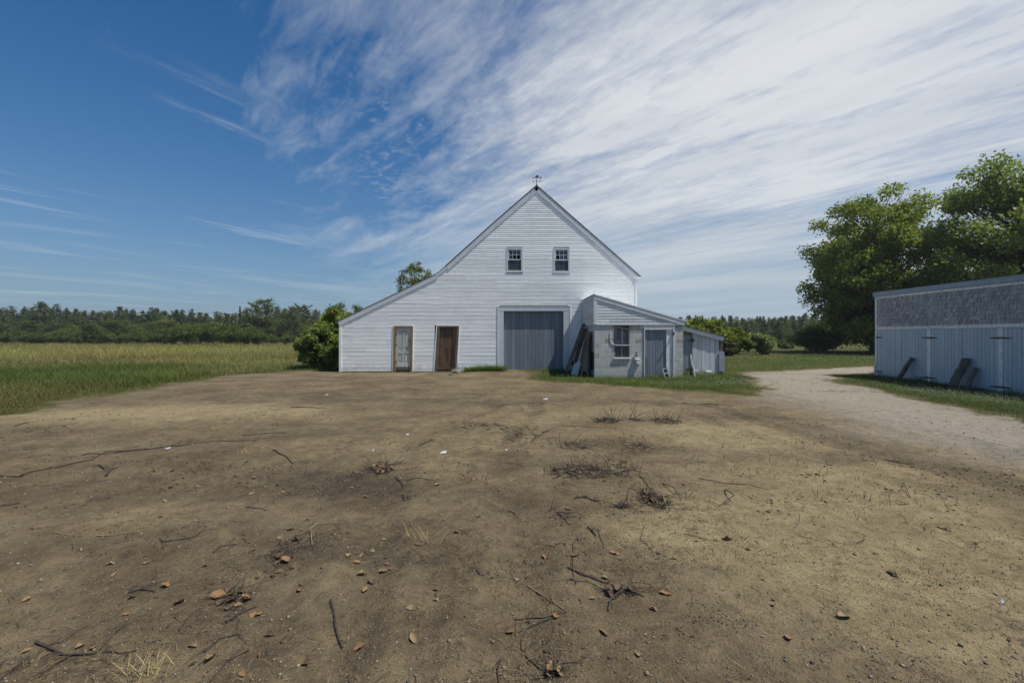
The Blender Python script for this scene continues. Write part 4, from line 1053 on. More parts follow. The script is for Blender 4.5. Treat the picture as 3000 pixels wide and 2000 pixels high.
twig(2, [(1105,190),(1115,212),(1220,200),(1350,175)], .007); twig(2, [(300,920),(420,890),(620,740)], .003); twig(2, [(1450,1150),(1560,1020),(1720,940)], .0045); twig(2, [(1230,800),(1330,680),(1470,630)], .004); twig(2,[(10,1140),(120,1060),(200,1000)],.006); twig(2,[(260,1130),(360,1050),(450,1000)],.005); twig(2,[(2150,230),(2140,150),(2200,110),(2352,95)],.005,True,lift=.03)
twig(3, [(1285,500),(1390,580),(1470,660),(1560,725)], .0065, True, 'long straight tan twig crossing the lower middle of the dirt')
twig(3, [(1185,720),(1300,725),(1400,740),(1560,725)], .005); twig(3, [(1480,755),(1380,775),(1280,800),(1240,860),(1245,930),(1290,1000),(1380,1070),(1470,1120),(1520,1165)], .006, label='long dark twig curved like a hook close to the camera')
twig(3, [(1660,150),(1600,230),(1600,400),(1620,520)], .0065, label='dark twig pointing straight away at the middle of the dirt', kids=5); twig(3, [(1555,395),(1680,450),(1820,495),(1960,545),(2100,590)], .0085, label='long stout dark twig crossing under the arched twig', kids=4)
twig(3, [(1840,690),(1860,620),(2000,530),(2120,525),(2200,570)], .006, label='arched dark twig ending at an orange leaf', lift=.03); twig(3, [(1115,985),(1085,1050),(1090,1170)], .008); twig(3, [(1770,130),(1790,190),(1815,245)], .005); twig(3, [(2090,100),(2060,200),(2110,240)], .004)
twig(3, [(1440,45),(1490,5),(1540,50),(1575,90)], .007, kids=4); twig(3, [(1480,1082),(1580,1075),(1680,1070)], .004); twig(3, [(650,570),(665,590),(685,615)], .007); twig(3, [(935,420),(945,445),(955,470)], .008); twig(3, [(1690,120),(1720,140),(1760,165)], .009); twig(3,[(1550,490),(1700,492),(1860,560)],.004)
twig(5, [(840,570),(920,550),(1020,525)], .011, True, 'forked tan stick lying across the middle of the dirt yard', kids=4); twig(5, [(990,450),(1060,445),(1140,438)], .012, True, 'pale straight stick lying on the dirt before the barn'); twig(5, [(1490,720),(1600,700),(1790,695)], .010, True); twig(5, [(1460,765),(1560,715),(1700,690)], .009)
twig(5, [(2060,745),(2160,840),(2210,920),(2255,995)], .009, True, 'long tan stick standing out of the largest tangle of roots', lift=.06); twig(5, [(2220,800),(2290,850),(2340,915)], .008, lift=.04); twig(5, [(1970,930),(2000,850),(2030,790)], .005, lift=.05); twig(5, [(1610,905),(1680,905),(1760,930)], .012, kids=6)
twig(5, [(330,665),(400,650),(435,620)], .009); twig(5, [(370,750),(410,790),(430,835)], .009); twig(5, [(450,790),(560,770),(630,785)], .007); twig(5, [(1160,965),(1175,975),(1195,995)], .009); twig(5, [(1500,395),(1680,400),(1900,405)], .008); twig(5,[(540,535),(580,525),(630,505)],.012); twig(5,[(1390,440),(1430,425),(1450,415)],.012)
twig(6, [(110,760),(280,795),(450,805),(600,850)], .0055); twig(6, [(290,850),(320,890),(355,920),(250,945)], .010, label='dark forked twig at the left of the sandy stubble', lift=.05); twig(6, [(1500,820),(1540,870),(1565,905)], .007, lift=.03); twig(6, [(1490,950),(1520,950),(1550,955)], .007)
twig(6,[(0,242),(120,240),(240,252),(345,258)],.014,label='dark trailing root at the edge of the lawn by the drive'); twig(6,[(1400,625),(1500,650),(1600,665)],.010); twig(4,[(800,165),(860,185),(960,210),(1070,240)],.004,True); twig(4,[(1205,235),(1240,205),(1245,165)],.005); twig(4,[(1410,425),(1450,450),(1490,458)],.009); twig(4,[(0,150),(120,180),(240,195)],.004); twig(4,[(1760,115),(1810,130),(1860,148)],.007)
twig(1, [(0,815),(120,815),(300,765),(480,715),(640,690),(720,640),(900,630),(1100,605),(1300,590),(1480,565),(1780,565)], .011, label='long dark root snaking across the left of the dirt yard', kids=14)
twig(1, [(560,655),(760,650),(1000,620),(1200,598)], .008, kids=6); twig(1, [(1880,625),(1950,670),(2020,715)], .012); twig(1, [(2000,340),(2120,340),(2250,345)], .013); twig(1, [(105,470),(150,455),(205,440)], .012); twig(1, [(680,735),(700,750),(720,765)], .016); twig(1,[(1670,535),(1820,515),(1980,512)],.011); twig(1,[(1700,1010),(1760,1030),(1840,1050)],.006); twig(1,[(0,1015),(70,1005),(140,990)],.009); twig(1,[(730,810),(760,780),(810,770)],.02)

# tangles of dead twigs and roots: each heap reads as one thing
def tangle(z, x, y, rx, ry, n, hgt, label, leaves=0):
    cx, cy = gp(*zpix(z, x, y)); mb = MB()
    def px2x(dx): return dx / zq * cy / F
    rx = px2x(rx); ry = ry / zq * cy * cy / (H * F)
    for i in range(n):
        a = R.uniform(0, 6.28); q = math.sqrt(R.random())
        X = cx + math.cos(a) * q * rx; Y = cy + math.sin(a) * q * ry
        th = R.uniform(0, 6.28); ln = R.uniform(.05, .20) * min(1.6, max(.7, cy / 4.5)); el = R.uniform(-.08, .28) if R.random() < .82 else R.uniform(.4, 1.3)
        p = Vector((X, Y, hz1(X, Y) + .008)); dv = Vector((math.cos(th) * math.cos(el), math.sin(th) * math.cos(el), math.sin(el) * hgt)) * ln / 4
        rr_ = R.uniform(.0016, .0048) * min(1.5, max(.8, cy / 4.5)); pts = [p.copy()]
        for k in range(4):
            dv = dv + Vector((R.uniform(-1, 1), R.uniform(-1, 1), R.uniform(-.6, .6))) * ln * .10; p = p + dv; pts.append(p.copy())
        mb.tube(pts, [rr_ * (1 - .14 * k) for k in range(5)], 4)
    o = mb.build('brush_tangle', M_TWIG, None, loc=(cx, cy, hz1(cx, cy))); tagm(o, label, 'brush', 'tangles of dead twigs')
    for i in range(leaves):
        a = R.uniform(0, 6.28); q = math.sqrt(R.random()); X = cx + math.cos(a) * q * rx; Y = cy + math.sin(a) * q * ry
        l_ = bpy.data.objects.new('fallen_leaf', LEAFM[R.randrange(8)][R.choice([0, 1, 2, 2])]); C.objects.link(l_); s = R.uniform(.05, .09)
        l_.scale = (s, s, s); l_.rotation_euler = (R.uniform(-.6, .6), R.uniform(-.6, .6), R.uniform(0, 6.28)); l_.location = (X, Y, hz1(X, Y) + R.uniform(.01, .03))
        tagm(l_, 'dry leaf caught in a tangle of dead twigs on the dirt', 'leaf', 'fallen leaves on the dirt yard')
tangle(5, 1820, 355, 90, 22, 90, 1., 'low tangle of dark roots at the far side of the dirt, left of two others')
tangle(5, 2010, 350, 45, 18, 40, .9, 'small tangle of dark roots between two larger ones on the far dirt')
tangle(5, 2230, 365, 100, 20, 90, 1.1, 'low tangle of dark twigs on the far dirt next to the drive')
tangle(5, 275, 705, 75, 35, 80, .9, 'tangle of twigs full of brown leaves left of the middle of the dirt', 9)
tangle(5, 1640, 715, 190, 45, 170, .7, 'widest tangle of long dark twigs in the middle of the dirt', 3)
tangle(5, 1930, 700, 110, 70, 60, 1., 'loose tangle of dark roots right of the widest one')
tangle(5, 2150, 915, 95, 55, 120, .9, 'thick dark clump of roots with brown leaves and a tan stick', 7)
tangle(5, 1925, 960, 45, 14, 60, .5, 'small black clump of bark and roots on the dirt')
tangle(5, 1500, 1000, 70, 40, 25, 1.1, 'sparse tangle of a few crooked twigs near the middle')
tangle(5, 1010, 400, 180, 30, 40, .6, 'scattered thin tangle of twigs before the barn doors')
tangle(5, 1240, 470, 120, 50, 40, 1., 'thin tangle of upright twigs behind the forked tan stick')
tangle(2, 1630, 560, 130, 60, 60, .5, 'dark patch of roots and leaves on the lower left dirt', 6)
tangle(2, 2000, 250, 130, 110, 60, .5, 'patch of fine roots with pale leaves left of the middle', 5)
tangle(3, 1930, 560, 110, 25, 40, .6, 'small tangle of twigs and leaves on the long stout twig', 4)
tangle(3, 1470, 1150, 60, 20, 25, .6, 'small clump of leaves and roots at the bottom edge', 3)
tangle(5, 1590, 540, 90, 30, 40, .6, 'dark smear of roots on the dirt behind the widest tangle')
tangle(5, 2030, 545, 80, 30, 35, .8, 'dark smear of twigs on the dirt beside the sandy patch')
# pale scraps
M_SCRAP = paint('white_scrap', (.42, .44, .45), (.56, .57, .57), rough=.7)
for (px_q, py_q, s, lab) in ((1299, 1331, .085, 'flat white scrap lying on the middle of the dirt'), (491, 1313, .06, 'white curled scrap beside the long root'), (957, 1158, .08, 'white scrap on the dirt near the barn corner'), (1598, 1168, .12, 'pale bluish strip on the dirt before the big barn door'), (1193, 1275, .05, 'pale bluish scrap on the dirt before the two small doors'), (1092, 1322, .03, 'tiny white chip left of the flat scrap'), (2935, 1770, .016, 'tiny white chip at the right edge of the sand'), (1483, 1322, .03, 'small white chip on the dirt right of the flat scrap')):
    x, y = gp(px_q, py_q); mb = MB()
    mb.hexa([(x - s/2, y - s*.4, .0), (x + s*.45, y - s*.5, .004), (x + s/2, y + s*.4, .012), (x - s*.4, y + s*.3, .008), (x - s/2, y - s*.4, .006), (x + s*.45, y - s*.5, .010), (x + s/2, y + s*.4, .03), (x - s*.4, y + s*.3, .014)])
    zz_ = hz1(x, y) + .006; mb.v = [(a, b_, c + zz_) for a, b_, c in mb.v]
    o = mb.build('paper_scrap', M_SCRAP, None, loc=(x, y, zz_)); tagm(o, lab, 'scrap', 'pale scraps on the dirt')

# ---- uncountable litter: grit, straw, fine roots, stubble
def scatter_px(n, y0, y1, x0=-1.25, x1=1.25):
    inv = RS.uniform(1 / y1, 1 / y0, n); Y = 1 / inv; X = RS.uniform(x0, x1, n) * Y
    return X, Y
def pebbles():
    X, Y = scatter_px(22000, 1.9, 12.); k = dirt_sd(X, Y) > .1; X, Y = X[k], Y[k]
    n = len(X); s = np.exp(RS.normal(math.log(.0034), .5, n)) * np.clip(Y / 3.2, 1, 2.0); s = np.clip(s, .0015, .017)
    base = np.array([(1,0,0),(0,1,0),(-1,0,0),(0,-1,0),(0,0,1),(0,0,-1)], float)
    V = base[None] * s[:, None, None] * RS.uniform(.6, 1.25, (n, 6, 1)); th = RS.uniform(0, 6.28, n)
    c, s_ = np.cos(th)[:, None], np.sin(th)[:, None]
    vx = V[:, :, 0] * c - V[:, :, 1] * s_; vy = V[:, :, 0] * s_ + V[:, :, 1] * c
    V = np.stack([vx + X[:, None], vy + Y[:, None], V[:, :, 2] * .7 + (hz(X, Y) + s * .25)[:, None]], -1)
    Fc = np.array([(0,1,4),(1,2,4),(2,3,4),(3,0,4),(1,0,5),(2,1,5),(3,2,5),(0,3,5)])
    f = (Fc[None] + 6 * np.arange(n)[:, None, None]).reshape(-1)
    pal = np.array([(.22,.18,.115),(.16,.135,.095),(.28,.235,.155),(.085,.072,.055),(.20,.18,.15),(.27,.235,.17)]); col = pal[RS.choice(6, n, p=[.3,.25,.15,.15,.1,.05])] * RS.uniform(.8, 1.15, (n, 1))
    return np_mesh('pebbles', V.reshape(-1, 3), f, np.full(n * 8, 3), np.repeat(col, 6, 0))
def colmat(name, rough=.8, trans=0., spec=.3):
    m, T, b = newmat(name); c = T.attr('col', 'Color')
    setc(T, b, c, rough, spec=spec)
    if trans:
        tr = T.n('ShaderNodeBsdfTranslucent', {'Color': T.mix(1., c, (1.25, 1.35, .7), 'MULTIPLY')})
        mx = T.n('ShaderNodeMixShader', {0: trans, 1: b.outputs[0], 2: tr.outputs[0]})
        T.nt.links.new(mx.outputs[0], T.nt.nodes['Material Output'].inputs[0])
    return m
M_COL = colmat('grit'); M_BLADE = colmat('grass_blades', .6, .35, .25); M_FOL = colmat('foliage', .5, .45, .35); M_STRAW = colmat('straw', .7, .1)
def crumbs():
    X, Y = scatter_px(42000, 1.9, 22.); dn = fbm(X / .9 + 3, Y / .5 + 1, 4) + .25 * (ground_masks(X, Y)[3] - .4)
    k = (dirt_sd(X, Y) > .2) & (dn > -.02 + .12 * RS.rand(len(X))) & (ground_masks(X, Y)[1] < .5 * RS.rand(len(X)) + .05); X, Y = X[k], Y[k]; n = len(X)
    s = np.exp(RS.normal(math.log(.0055), .5, n)) * np.clip(Y / 3.2, .9, 4.); s = np.clip(s, .003, .024)
    base = np.array([(1,0,0),(0,.6,0),(-1,0,0),(0,-.6,0),(0,0,.45),(0,0,-.4)], float)
    V = base[None] * s[:, None, None] * RS.uniform(.5, 1.4, (n, 6, 1)); th = RS.uniform(0, 6.28, n); c, s_ = np.cos(th)[:, None], np.sin(th)[:, None]
    V = np.stack([V[:, :, 0] * c - V[:, :, 1] * s_ + X[:, None], V[:, :, 0] * s_ + V[:, :, 1] * c + Y[:, None], V[:, :, 2] + (hz(X, Y) + s * .15)[:, None]], -1)
    Fc = np.array([(0,1,4),(1,2,4),(2,3,4),(3,0,4),(1,0,5),(2,1,5),(3,2,5),(0,3,5)])
    f = (Fc[None] + 6 * np.arange(n)[:, None, None]).reshape(-1)
    col = np.array([(.055,.042,.028)]) * RS.uniform(.5, 1.7, (n, 1))
    return np_mesh('soil_crumbs', V.reshape(-1, 3), f, np.full(n * 8, 3), np.repeat(col, 6, 0))
o = link('soil_crumbs', crumbs(), M_COL); setp(o, 'dark crumbs of bark and soil scattered over the dirt yard', 'crumbs', kind='stuff')
o = link('pebbles', pebbles(), M_COL); setp(o, 'fine grit and small stones strewn over the dirt yard', 'pebbles', kind='stuff')
def strands(X, Y, ln, wd, el, col, name, th=None, curve=.3):
    """thin three-segment blades starting on the ground"""
    n = len(X); th = RS.uniform(0, 6.28, n) if th is None else th
    z = hz(X, Y); dx, dy = np.cos(th), np.sin(th); wx, wy = -dy, dx
    ce, se = np.cos(el), np.sin(el)
    rows = []
    for k, f in enumerate((0., .5, 1.)):
        b_ = f * f * curve
        px = X + dx * ln * (f * ce + b_ * se * .8); py = Y + dy * ln * (f * ce + b_ * se * .8); pz = z + .003 + np.maximum(ln * (f * se - b_ * se * .35), 0) + .006 * f * (1 - f) * 4 * (se < .2)
        w_ = wd * (1., .75, .12)[k]
        rows += [np.stack([px + wx * w_ / 2, py + wy * w_ / 2, pz], -1), np.stack([px - wx * w_ / 2, py - wy * w_ / 2, pz], -1)]
    V = np.stack(rows, 1)
    Fc = np.array([(0,1,3,2),(2,3,5,4)])
    f = (Fc[None] + 6 * np.arange(n)[:, None, None]).reshape(-1)
    return np_mesh(name, V.reshape(-1, 3), f, np.full(n * 2, 4), np.repeat(col, 6, 0))
def straw():
    X, Y = scatter_px(3400, 1.8, 9.); 
    dens = fbm(X / .5 + 9, Y / .4, 3) + .35 * np.exp(-((X + 1.0) / 1.4) ** 2 - ((Y - 2.6) / 1.2) ** 2)
    k = (dens > .02) & (dirt_sd(X, Y) > .2); X, Y = X[k], Y[k]; n = len(X)
    pal = np.array([(.25,.20,.10),(.19,.145,.075),(.05,.04,.03),(.035,.028,.022)]); col = pal[RS.choice(4, n, p=[.34,.16,.25,.25])] * RS.uniform(.8, 1.2, (n, 1))
    return strands(X, Y, RS.uniform(.03, .12, n), RS.uniform(.0018, .0035, n) * np.clip(Y / 3, 1, 2), np.abs(RS.normal(.03, .18, n)), col, 'straw_litter', None, .15)
def roots():
    X, Y = scatter_px(9000, 2.2, 17.); dn = fbm(X / .8 + 50, Y / .45, 4) + .2 * (ground_masks(X, Y)[3] - .3)
    k = (dn > .03) & (dirt_sd(X, Y) > .2) & (ground_masks(X, Y)[1] < .4); X, Y = X[k], Y[k]; n = len(X)
    col = np.array([(.050,.038,.026)]) * RS.uniform(.6, 1.9, (n, 1)); f = np.clip(Y / 3.5, .8, 2.6)
    return strands(X, Y, RS.uniform(.04, .15, n) * f, RS.uniform(.0022, .0055, n) * f, np.abs(RS.normal(.02, .14, n)), col, 'root_threads', None, .2)
o = link('root_threads', roots(), M_STRAW); setp(o, 'dark root threads and bark slivers scattered over the dirt', 'roots', kind='stuff')
o = link('straw_litter', straw(), M_STRAW); setp(o, 'fine dry straw and root threads scattered over the dirt', 'straw', kind='stuff')
def stubble():
    cs = [zpix(6, x, y) for x, y in ((225,620),(370,690),(475,725),(550,770),(865,680),(880,760),(930,700),(955,745),(1040,760),(1120,790),(830,880),(1140,740),(950,900),(1080,905),(1210,925),(1340,955),(1130,905),(160,640),(60,430),(130,430),(200,470),(1540,940),(40,910),(140,900),(1200,1040),(1400,1060),(1645,1075),(1600,1120),(790,1080),(560,650),(700,690),(1260,940),(1020,885),(780,800))]
    cs += [zpix(5, x, y) for x, y in ((1210,400),(1350,480),(1640,690),(1130,790),(1080,750))]
    X, Y, L_, E_ = [], [], [], []
    for p in cs:
        x, y = gp(*p)
        for i in range(R.randint(2, 6)):
            X.append(x + R.gauss(0, .13)); Y.append(y + R.gauss(0, .05)); L_.append(R.uniform(.04, .13)); E_.append(R.uniform(.5, 1.5))
    n = len(X); col = np.array([(.045,.033,.022)]) * RS.uniform(.7, 2., (n, 1))
    return strands(np.array(X), np.array(Y), np.array(L_), RS.uniform(.0035, .007, n), np.array(E_), col, 'dead_stubble', None, .2)
o = link('dead_stubble', stubble(), M_STRAW); setp(o, 'short dark dead stubble standing in the sandy dirt', 'stubble', kind='stuff')
def tuft(zk, x, y, n, name, label, ht=.2):
    cx, cy = gp(*zpix(zk, x, y)); X = cx + RS.normal(0, .07, n); Y = cy + RS.normal(0, .04, n)
    me = strands(X, Y, RS.uniform(.4, 1, n) * ht, np.full(n, .0035), RS.uniform(.4, 1.3, n), np.array([(.36,.29,.13)]) * RS.uniform(.7, 1.2, (n, 1)), name, None, .4)
    L0 = (cx, cy, hz1(cx, cy)); me.transform(Matrix.Translation(-Vector(L0))); o = link(name, me, M_STRAW, loc=L0)
    tagm(o, label, 'grass tuft', 'dry grass tufts on the dirt')
tuft(3, 560, 200, 26, 'dry_tuft', 'straw coloured dry grass tuft above two tan leaves', .22)
tuft(2, 1000, 1100, 60, 'dry_tuft', 'flattened pale grass tuft at the bottom left of the dirt', .13)
tuft(1, 1670, 660, 20, 'dry_tuft', 'small dry grass tuft on the left side of the dirt', .2)
# ---------------------------------------------------------------- grasses
def lerp3(a, b_, t): return np.asarray(a)[None] * (1 - t[:, None]) + np.asarray(b_)[None] * t[:, None]
def grass_cols(X, Y, kind):
    n = len(X); p = sstep(-.22, .22, fbm(X / 3.5 + 2, Y / 2.5, 4)); q = sstep(-.25, .25, fbm(X / 14 - 4, Y / 6 + 9, 3)); r = RS.rand(n)
    if kind == 'lawn':
        c = lerp3((.050, .080, .016), (.100, .135, .030), np.clip(.6 * p + .5 * r, 0, 1)); dry = np.clip((q - .42) * 2.0, 0, .9) * (.3 + .7 * r); c = c * (1 - dry[:, None]) + np.array([.20, .165, .07])[None] * dry[:, None]
    elif kind == 'fringe':
        c = lerp3((.055, .065, .020), (.14, .12, .045), np.clip(.5 * p + .6 * r, 0, 1))
    else:
        c = lerp3((.20, .172, .076), (.235, .245, .085), q); gold = np.exp(-((X + 42) / 22) ** 2 - ((Y - 44) / 15) ** 2) * (.5 + p); c = c + gold[:, None] * np.array([[.10, .085, .015]]); g = np.clip((p - .38) * 1.7, 0, .92) * (r > .2) * (1 - np.clip(gold, 0, .8)); c = c * (1 - g[:, None]) + np.array([.095, .125, .032])[None] * g[:, None]
        d_ = (r < .22); c[d_] = np.array([.14, .092, .048])
    return c * RS.uniform(.75, 1.25, (n, 1))
def tallness(X, Y):
    n = fbm(X / 6 + 1, Y / 4, 4)
    return sstep(20, 38, Y + 24 * n + .12 * (X + 30)) * np.clip(.86 + 1.1 * fbm(X / 11, Y / 5 + 6, 3), 0, 1) * .94
def zone(X, Y):
    """0 none, 1 short lawn, 2 tall meadow, 3 lush weeds"""
    sd = -dirt_sd(X, Y) - .9 * fbm(X / 1.3, Y / 1.3, 3) * 1.1
    inb = ((X > WL - .1) & (X < WR + .1) & (Y > YB - .03) & (Y < YB + DEP)) | ((X > XS - .02) & (X < XR + .05) & (Y > YS) & (Y < YB)) | ((X > 6.7) & (X < 9.1) & (Y > YL) & (Y < YL + 1.7)) | ((X > XW - .03) & (Y < YE + .05) & (Y > YN))
    z = np.where(sd > .0, 1, 0)
    tall = (X < -8) & (RS.rand(len(X)) < tallness(X, Y))
    z = np.where((z == 1) & tall, 2, z)
    lv = 1.15 - ((X + 18.5) / 6.5) ** 2 - ((Y - 17.5) / 6.0) ** 2 + 2.4 * fbm(X / 2, Y / 2, 4)
    lush = (z == 1) & (X < -11) & (Y < 27) & (RS.rand(len(X)) < .8 * sstep(-.5, 1.1, lv))
    lane = (sd < 0) & (Y > 13.5) & (X > 7.5) & (X < 20) & (fbm(X / .9 + 2, Y / .5, 3) > .10) & (dirt_sd(X, Y) < 3.2) & (RS.rand(len(X)) < .55)
    z = np.where(lane, 1, z); sd = np.where(lane, .22, sd)
    z = np.where(lush, 3, z); z[inb] = 0
    return z, sd
def make_grass():
    X, Y = scatter_px(820000, 8.5, 150., -1.3, 1.25)
    z, sd = zone(X, Y)
    X, Y, z, sd = X[z > 0], Y[z > 0], z[z > 0], sd[z > 0]
    edge = sstep(0, .9, sd)
    k = RS.rand(len(X)) < (.25 + .75 * edge); X, Y, z, sd, edge = X[k], Y[k], z[k], sd[k], edge[k]
    wd = np.clip(Y * .00058, .007, .06)
    # short lawn and lush patch
    for nm, sel, lo, hi, kind in (('lawn_grass', z == 1, .05, .21, 'lawn'), ('lush_weeds', z == 3, .14, .46, 'lawn'), ('meadow_grass', z == 2, .30, .80, 'tall')):
        x, y = X[sel], Y[sel]; n = len(x)
        h = RS.uniform(lo, hi, n) * (.35 + .65 * edge[sel])
        if nm == 'lawn_grass':
            nearw = np.exp(-np.minimum(np.abs(y - (YS - .12)) + 9 * ((x < XS) | (x > XR)), np.minimum(np.abs(y - (YL - .15)) + 9 * ((x < 6.8) | (x > 9.2)), np.abs(x - (XW - .15)) + 9 * ((y > YE) | (y < YN)))) / .30)
            h = h * (1 + .95 * nearw) * np.where((x > 2) & (x < 10.5) & (y < 21), 1.2, 1.)
            h = h * np.clip(.75 + 1.2 * fbm(x / .8, y / .8, 3), .4, 1.6) * np.where(y > 30, 1.25, 1.)
        if nm == 'meadow_grass': h = h * (.55 + .45 * sstep(22, 40, y)) * (1 + 1.1 * fbm(x / 5, y / 5, 3)) * np.where(y > 70, .75, 1.)
        c = grass_cols(x, y, kind)
        if nm == 'lawn_grass':
            fr = (1 - sstep(.0, .8, sd[sel]))[:, None] * .75; c = c * (1 - fr) + grass_cols(x, y, 'fringe') * fr
            lf = (x < -8)[:, None] * .55; c = c * (1 - lf * .2)
        if nm == 'lush_weeds': c = c * np.array([[1.0, 1.0, .9]])
        me = strands(x, y, h, wd[sel] * (1.5 if nm == 'lush_weeds' else 1), RS.uniform(.75, 1.5, n), c, nm, None, .55)
        o = link(nm, me, M_BLADE)
        setp(o, {'lawn_grass': 'short green grass round the barn, sheds and drive', 'lush_weeds': 'lush green weeds at the near edge of the meadow', 'meadow_grass': 'tall tan and yellow green meadow grass reaching to the woods'}[nm], {'lawn_grass': 'grass', 'lush_weeds': 'weeds', 'meadow_grass': 'meadow grass'}[nm], kind='stuff')
    # weeds along the barn between the small door and the big door
    n = 2600; x = RS.uniform(-2.15, -.30, n); y = RS.uniform(20.15, 20.93, n); k = RS.rand(n) < np.clip(1.3 - np.abs(x + 1.15) / 1.1, .1, 1); x, y = x[k], y[k]; n = len(x)
    c = lerp3((.045, .085, .015), (.13, .18, .035), RS.rand(n))
    me = strands(x, y, RS.uniform(.10, .36, n) * np.where(RS.rand(n) < .04, 1.7, 1), RS.uniform(.012, .032, n), RS.uniform(.5, 1.5, n), c, 'wall_weeds', None, .6)
    o = link('wall_weeds', me, M_BLADE); setp(o, 'leafy green weeds growing along the barn wall beside the big door', 'weeds', kind='stuff')
    # clover and daisies
    def flowers(name, label, cs, col, hh):
        P = []
        for (cx, cy, rx, ry, n) in cs:
            P.append(np.stack([cx + RS.normal(0, rx, n), cy + RS.normal(0, ry, n)], -1))
        P = np.concatenate(P); z, sd = zone(P[:, 0], P[:, 1]); P = P[(z > 0) & (sd > .1)]; n = len(P)
        s = np.clip(P[:, 1] * .0006, .008, .03) * RS.uniform(.6, 1.2, n)
        base = np.array([(1,0,0),(0,1,0),(-1,0,0),(0,-1,0),(0,0,1),(0,0,-1)], float)
        V = base[None] * s[:, None, None] + np.stack([P[:, 0], P[:, 1], hz(P[:, 0], P[:, 1]) + RS.uniform(*hh, n)], -1)[:, None]
        Fc = np.array([(0,1,4),(1,2,4),(2,3,4),(3,0,4),(1,0,5),(2,1,5),(3,2,5),(0,3,5)])
        f = (Fc[None] + 6 * np.arange(n)[:, None, None]).reshape(-1)
        o = link(name, np_mesh(name, V.reshape(-1, 3), f, np.full(n * 8, 3), np.repeat(np.asarray(col)[None] * RS.uniform(.75, 1.1, (n, 1)), 6, 0)), M_COL); setp(o, label, 'flowers', kind='stuff')
    cw = []
    for px, py, rx, ry, n in ((2100,1135,.9,.35,220),(2180,1130,.5,.35,160),(2000,1140,.6,.3,50),(1700,1115,.8,.3,40),(2640,1140,.8,.7,200),(2760,1160,.8,.6,320),(2880,1175,.8,.5,260),(2960,1190,.6,.5,140),(2700,1150,.8,.5,160),(2900,1210,.5,.4,60),(2300,1060,2.5,2.5,90),(2450,1055,2.5,2.5,60),(60,1110,2.5,1.8,260),(170,1100,1.8,1.5,140),(30,1160,1.,1.,110),(240,1065,4,1.6,160),(450,1075,3,1.4,50)):
        x, y = gp(px, py); cw.append((x, y, rx, ry, n))
    flowers('white_clover', 'small white clover and daisy heads dotted through the grass', cw, (.50, .52, .44), (.12, .24))
    flowers('yellow_flowers', 'scattered yellow flowers in the lush weeds', [(*gp(60, 1125), 1.2, .8, 16), (*gp(130, 1085), 1.5, 1., 12), (*gp(20, 1150), .8, .5, 10)], (.60, .50, .03), (.25, .48))
make_grass()

# ---------------------------------------------------------------- trees
M_BARK = paint('grey_bark', (.045, .038, .030), (.11, .095, .078), (6, 6, 2), rough=.9, bump=.03)
M_BARKP = paint('pine_bark', (.040, .032, .027), (.085, .068, .055), (6, 6, 2), rough=.9, bump=.03)
def unit(n):
    v = RS.normal(0, 1, (n, 3)); return v / np.linalg.norm(v, axis=1)[:, None]
def leaf_quads(P, size, up, asp=.55, droop=None):
    n = len(P); N = unit(n) * 1.0 + np.array([0, 0, up])[None]; N /= np.linalg.norm(N, axis=1)[:, None]
    A = unit(n)
    if droop is not None: A = A * .6 + np.array([0, 0, -droop])[None]
    A = A - N * (A * N).sum(1)[:, None]; A /= np.linalg.norm(A, axis=1)[:, None]; B_ = np.cross(N, A)
    s = np.asarray(size).reshape(-1, 1) * np.ones((n, 1))
    V = np.stack([P - A * s * .5, P + B_ * s * asp * .5 - A * s * .05, P + A * s * .5, P - B_ * s * asp * .5 - A * s * .05], 1)
    return V.reshape(-1, 3)
def crown_mesh(name, V, col):
    n = len(V) // 4
    return np_mesh(name, V, np.arange(4 * n), np.full(n, 4), np.repeat(col, 4, 0))
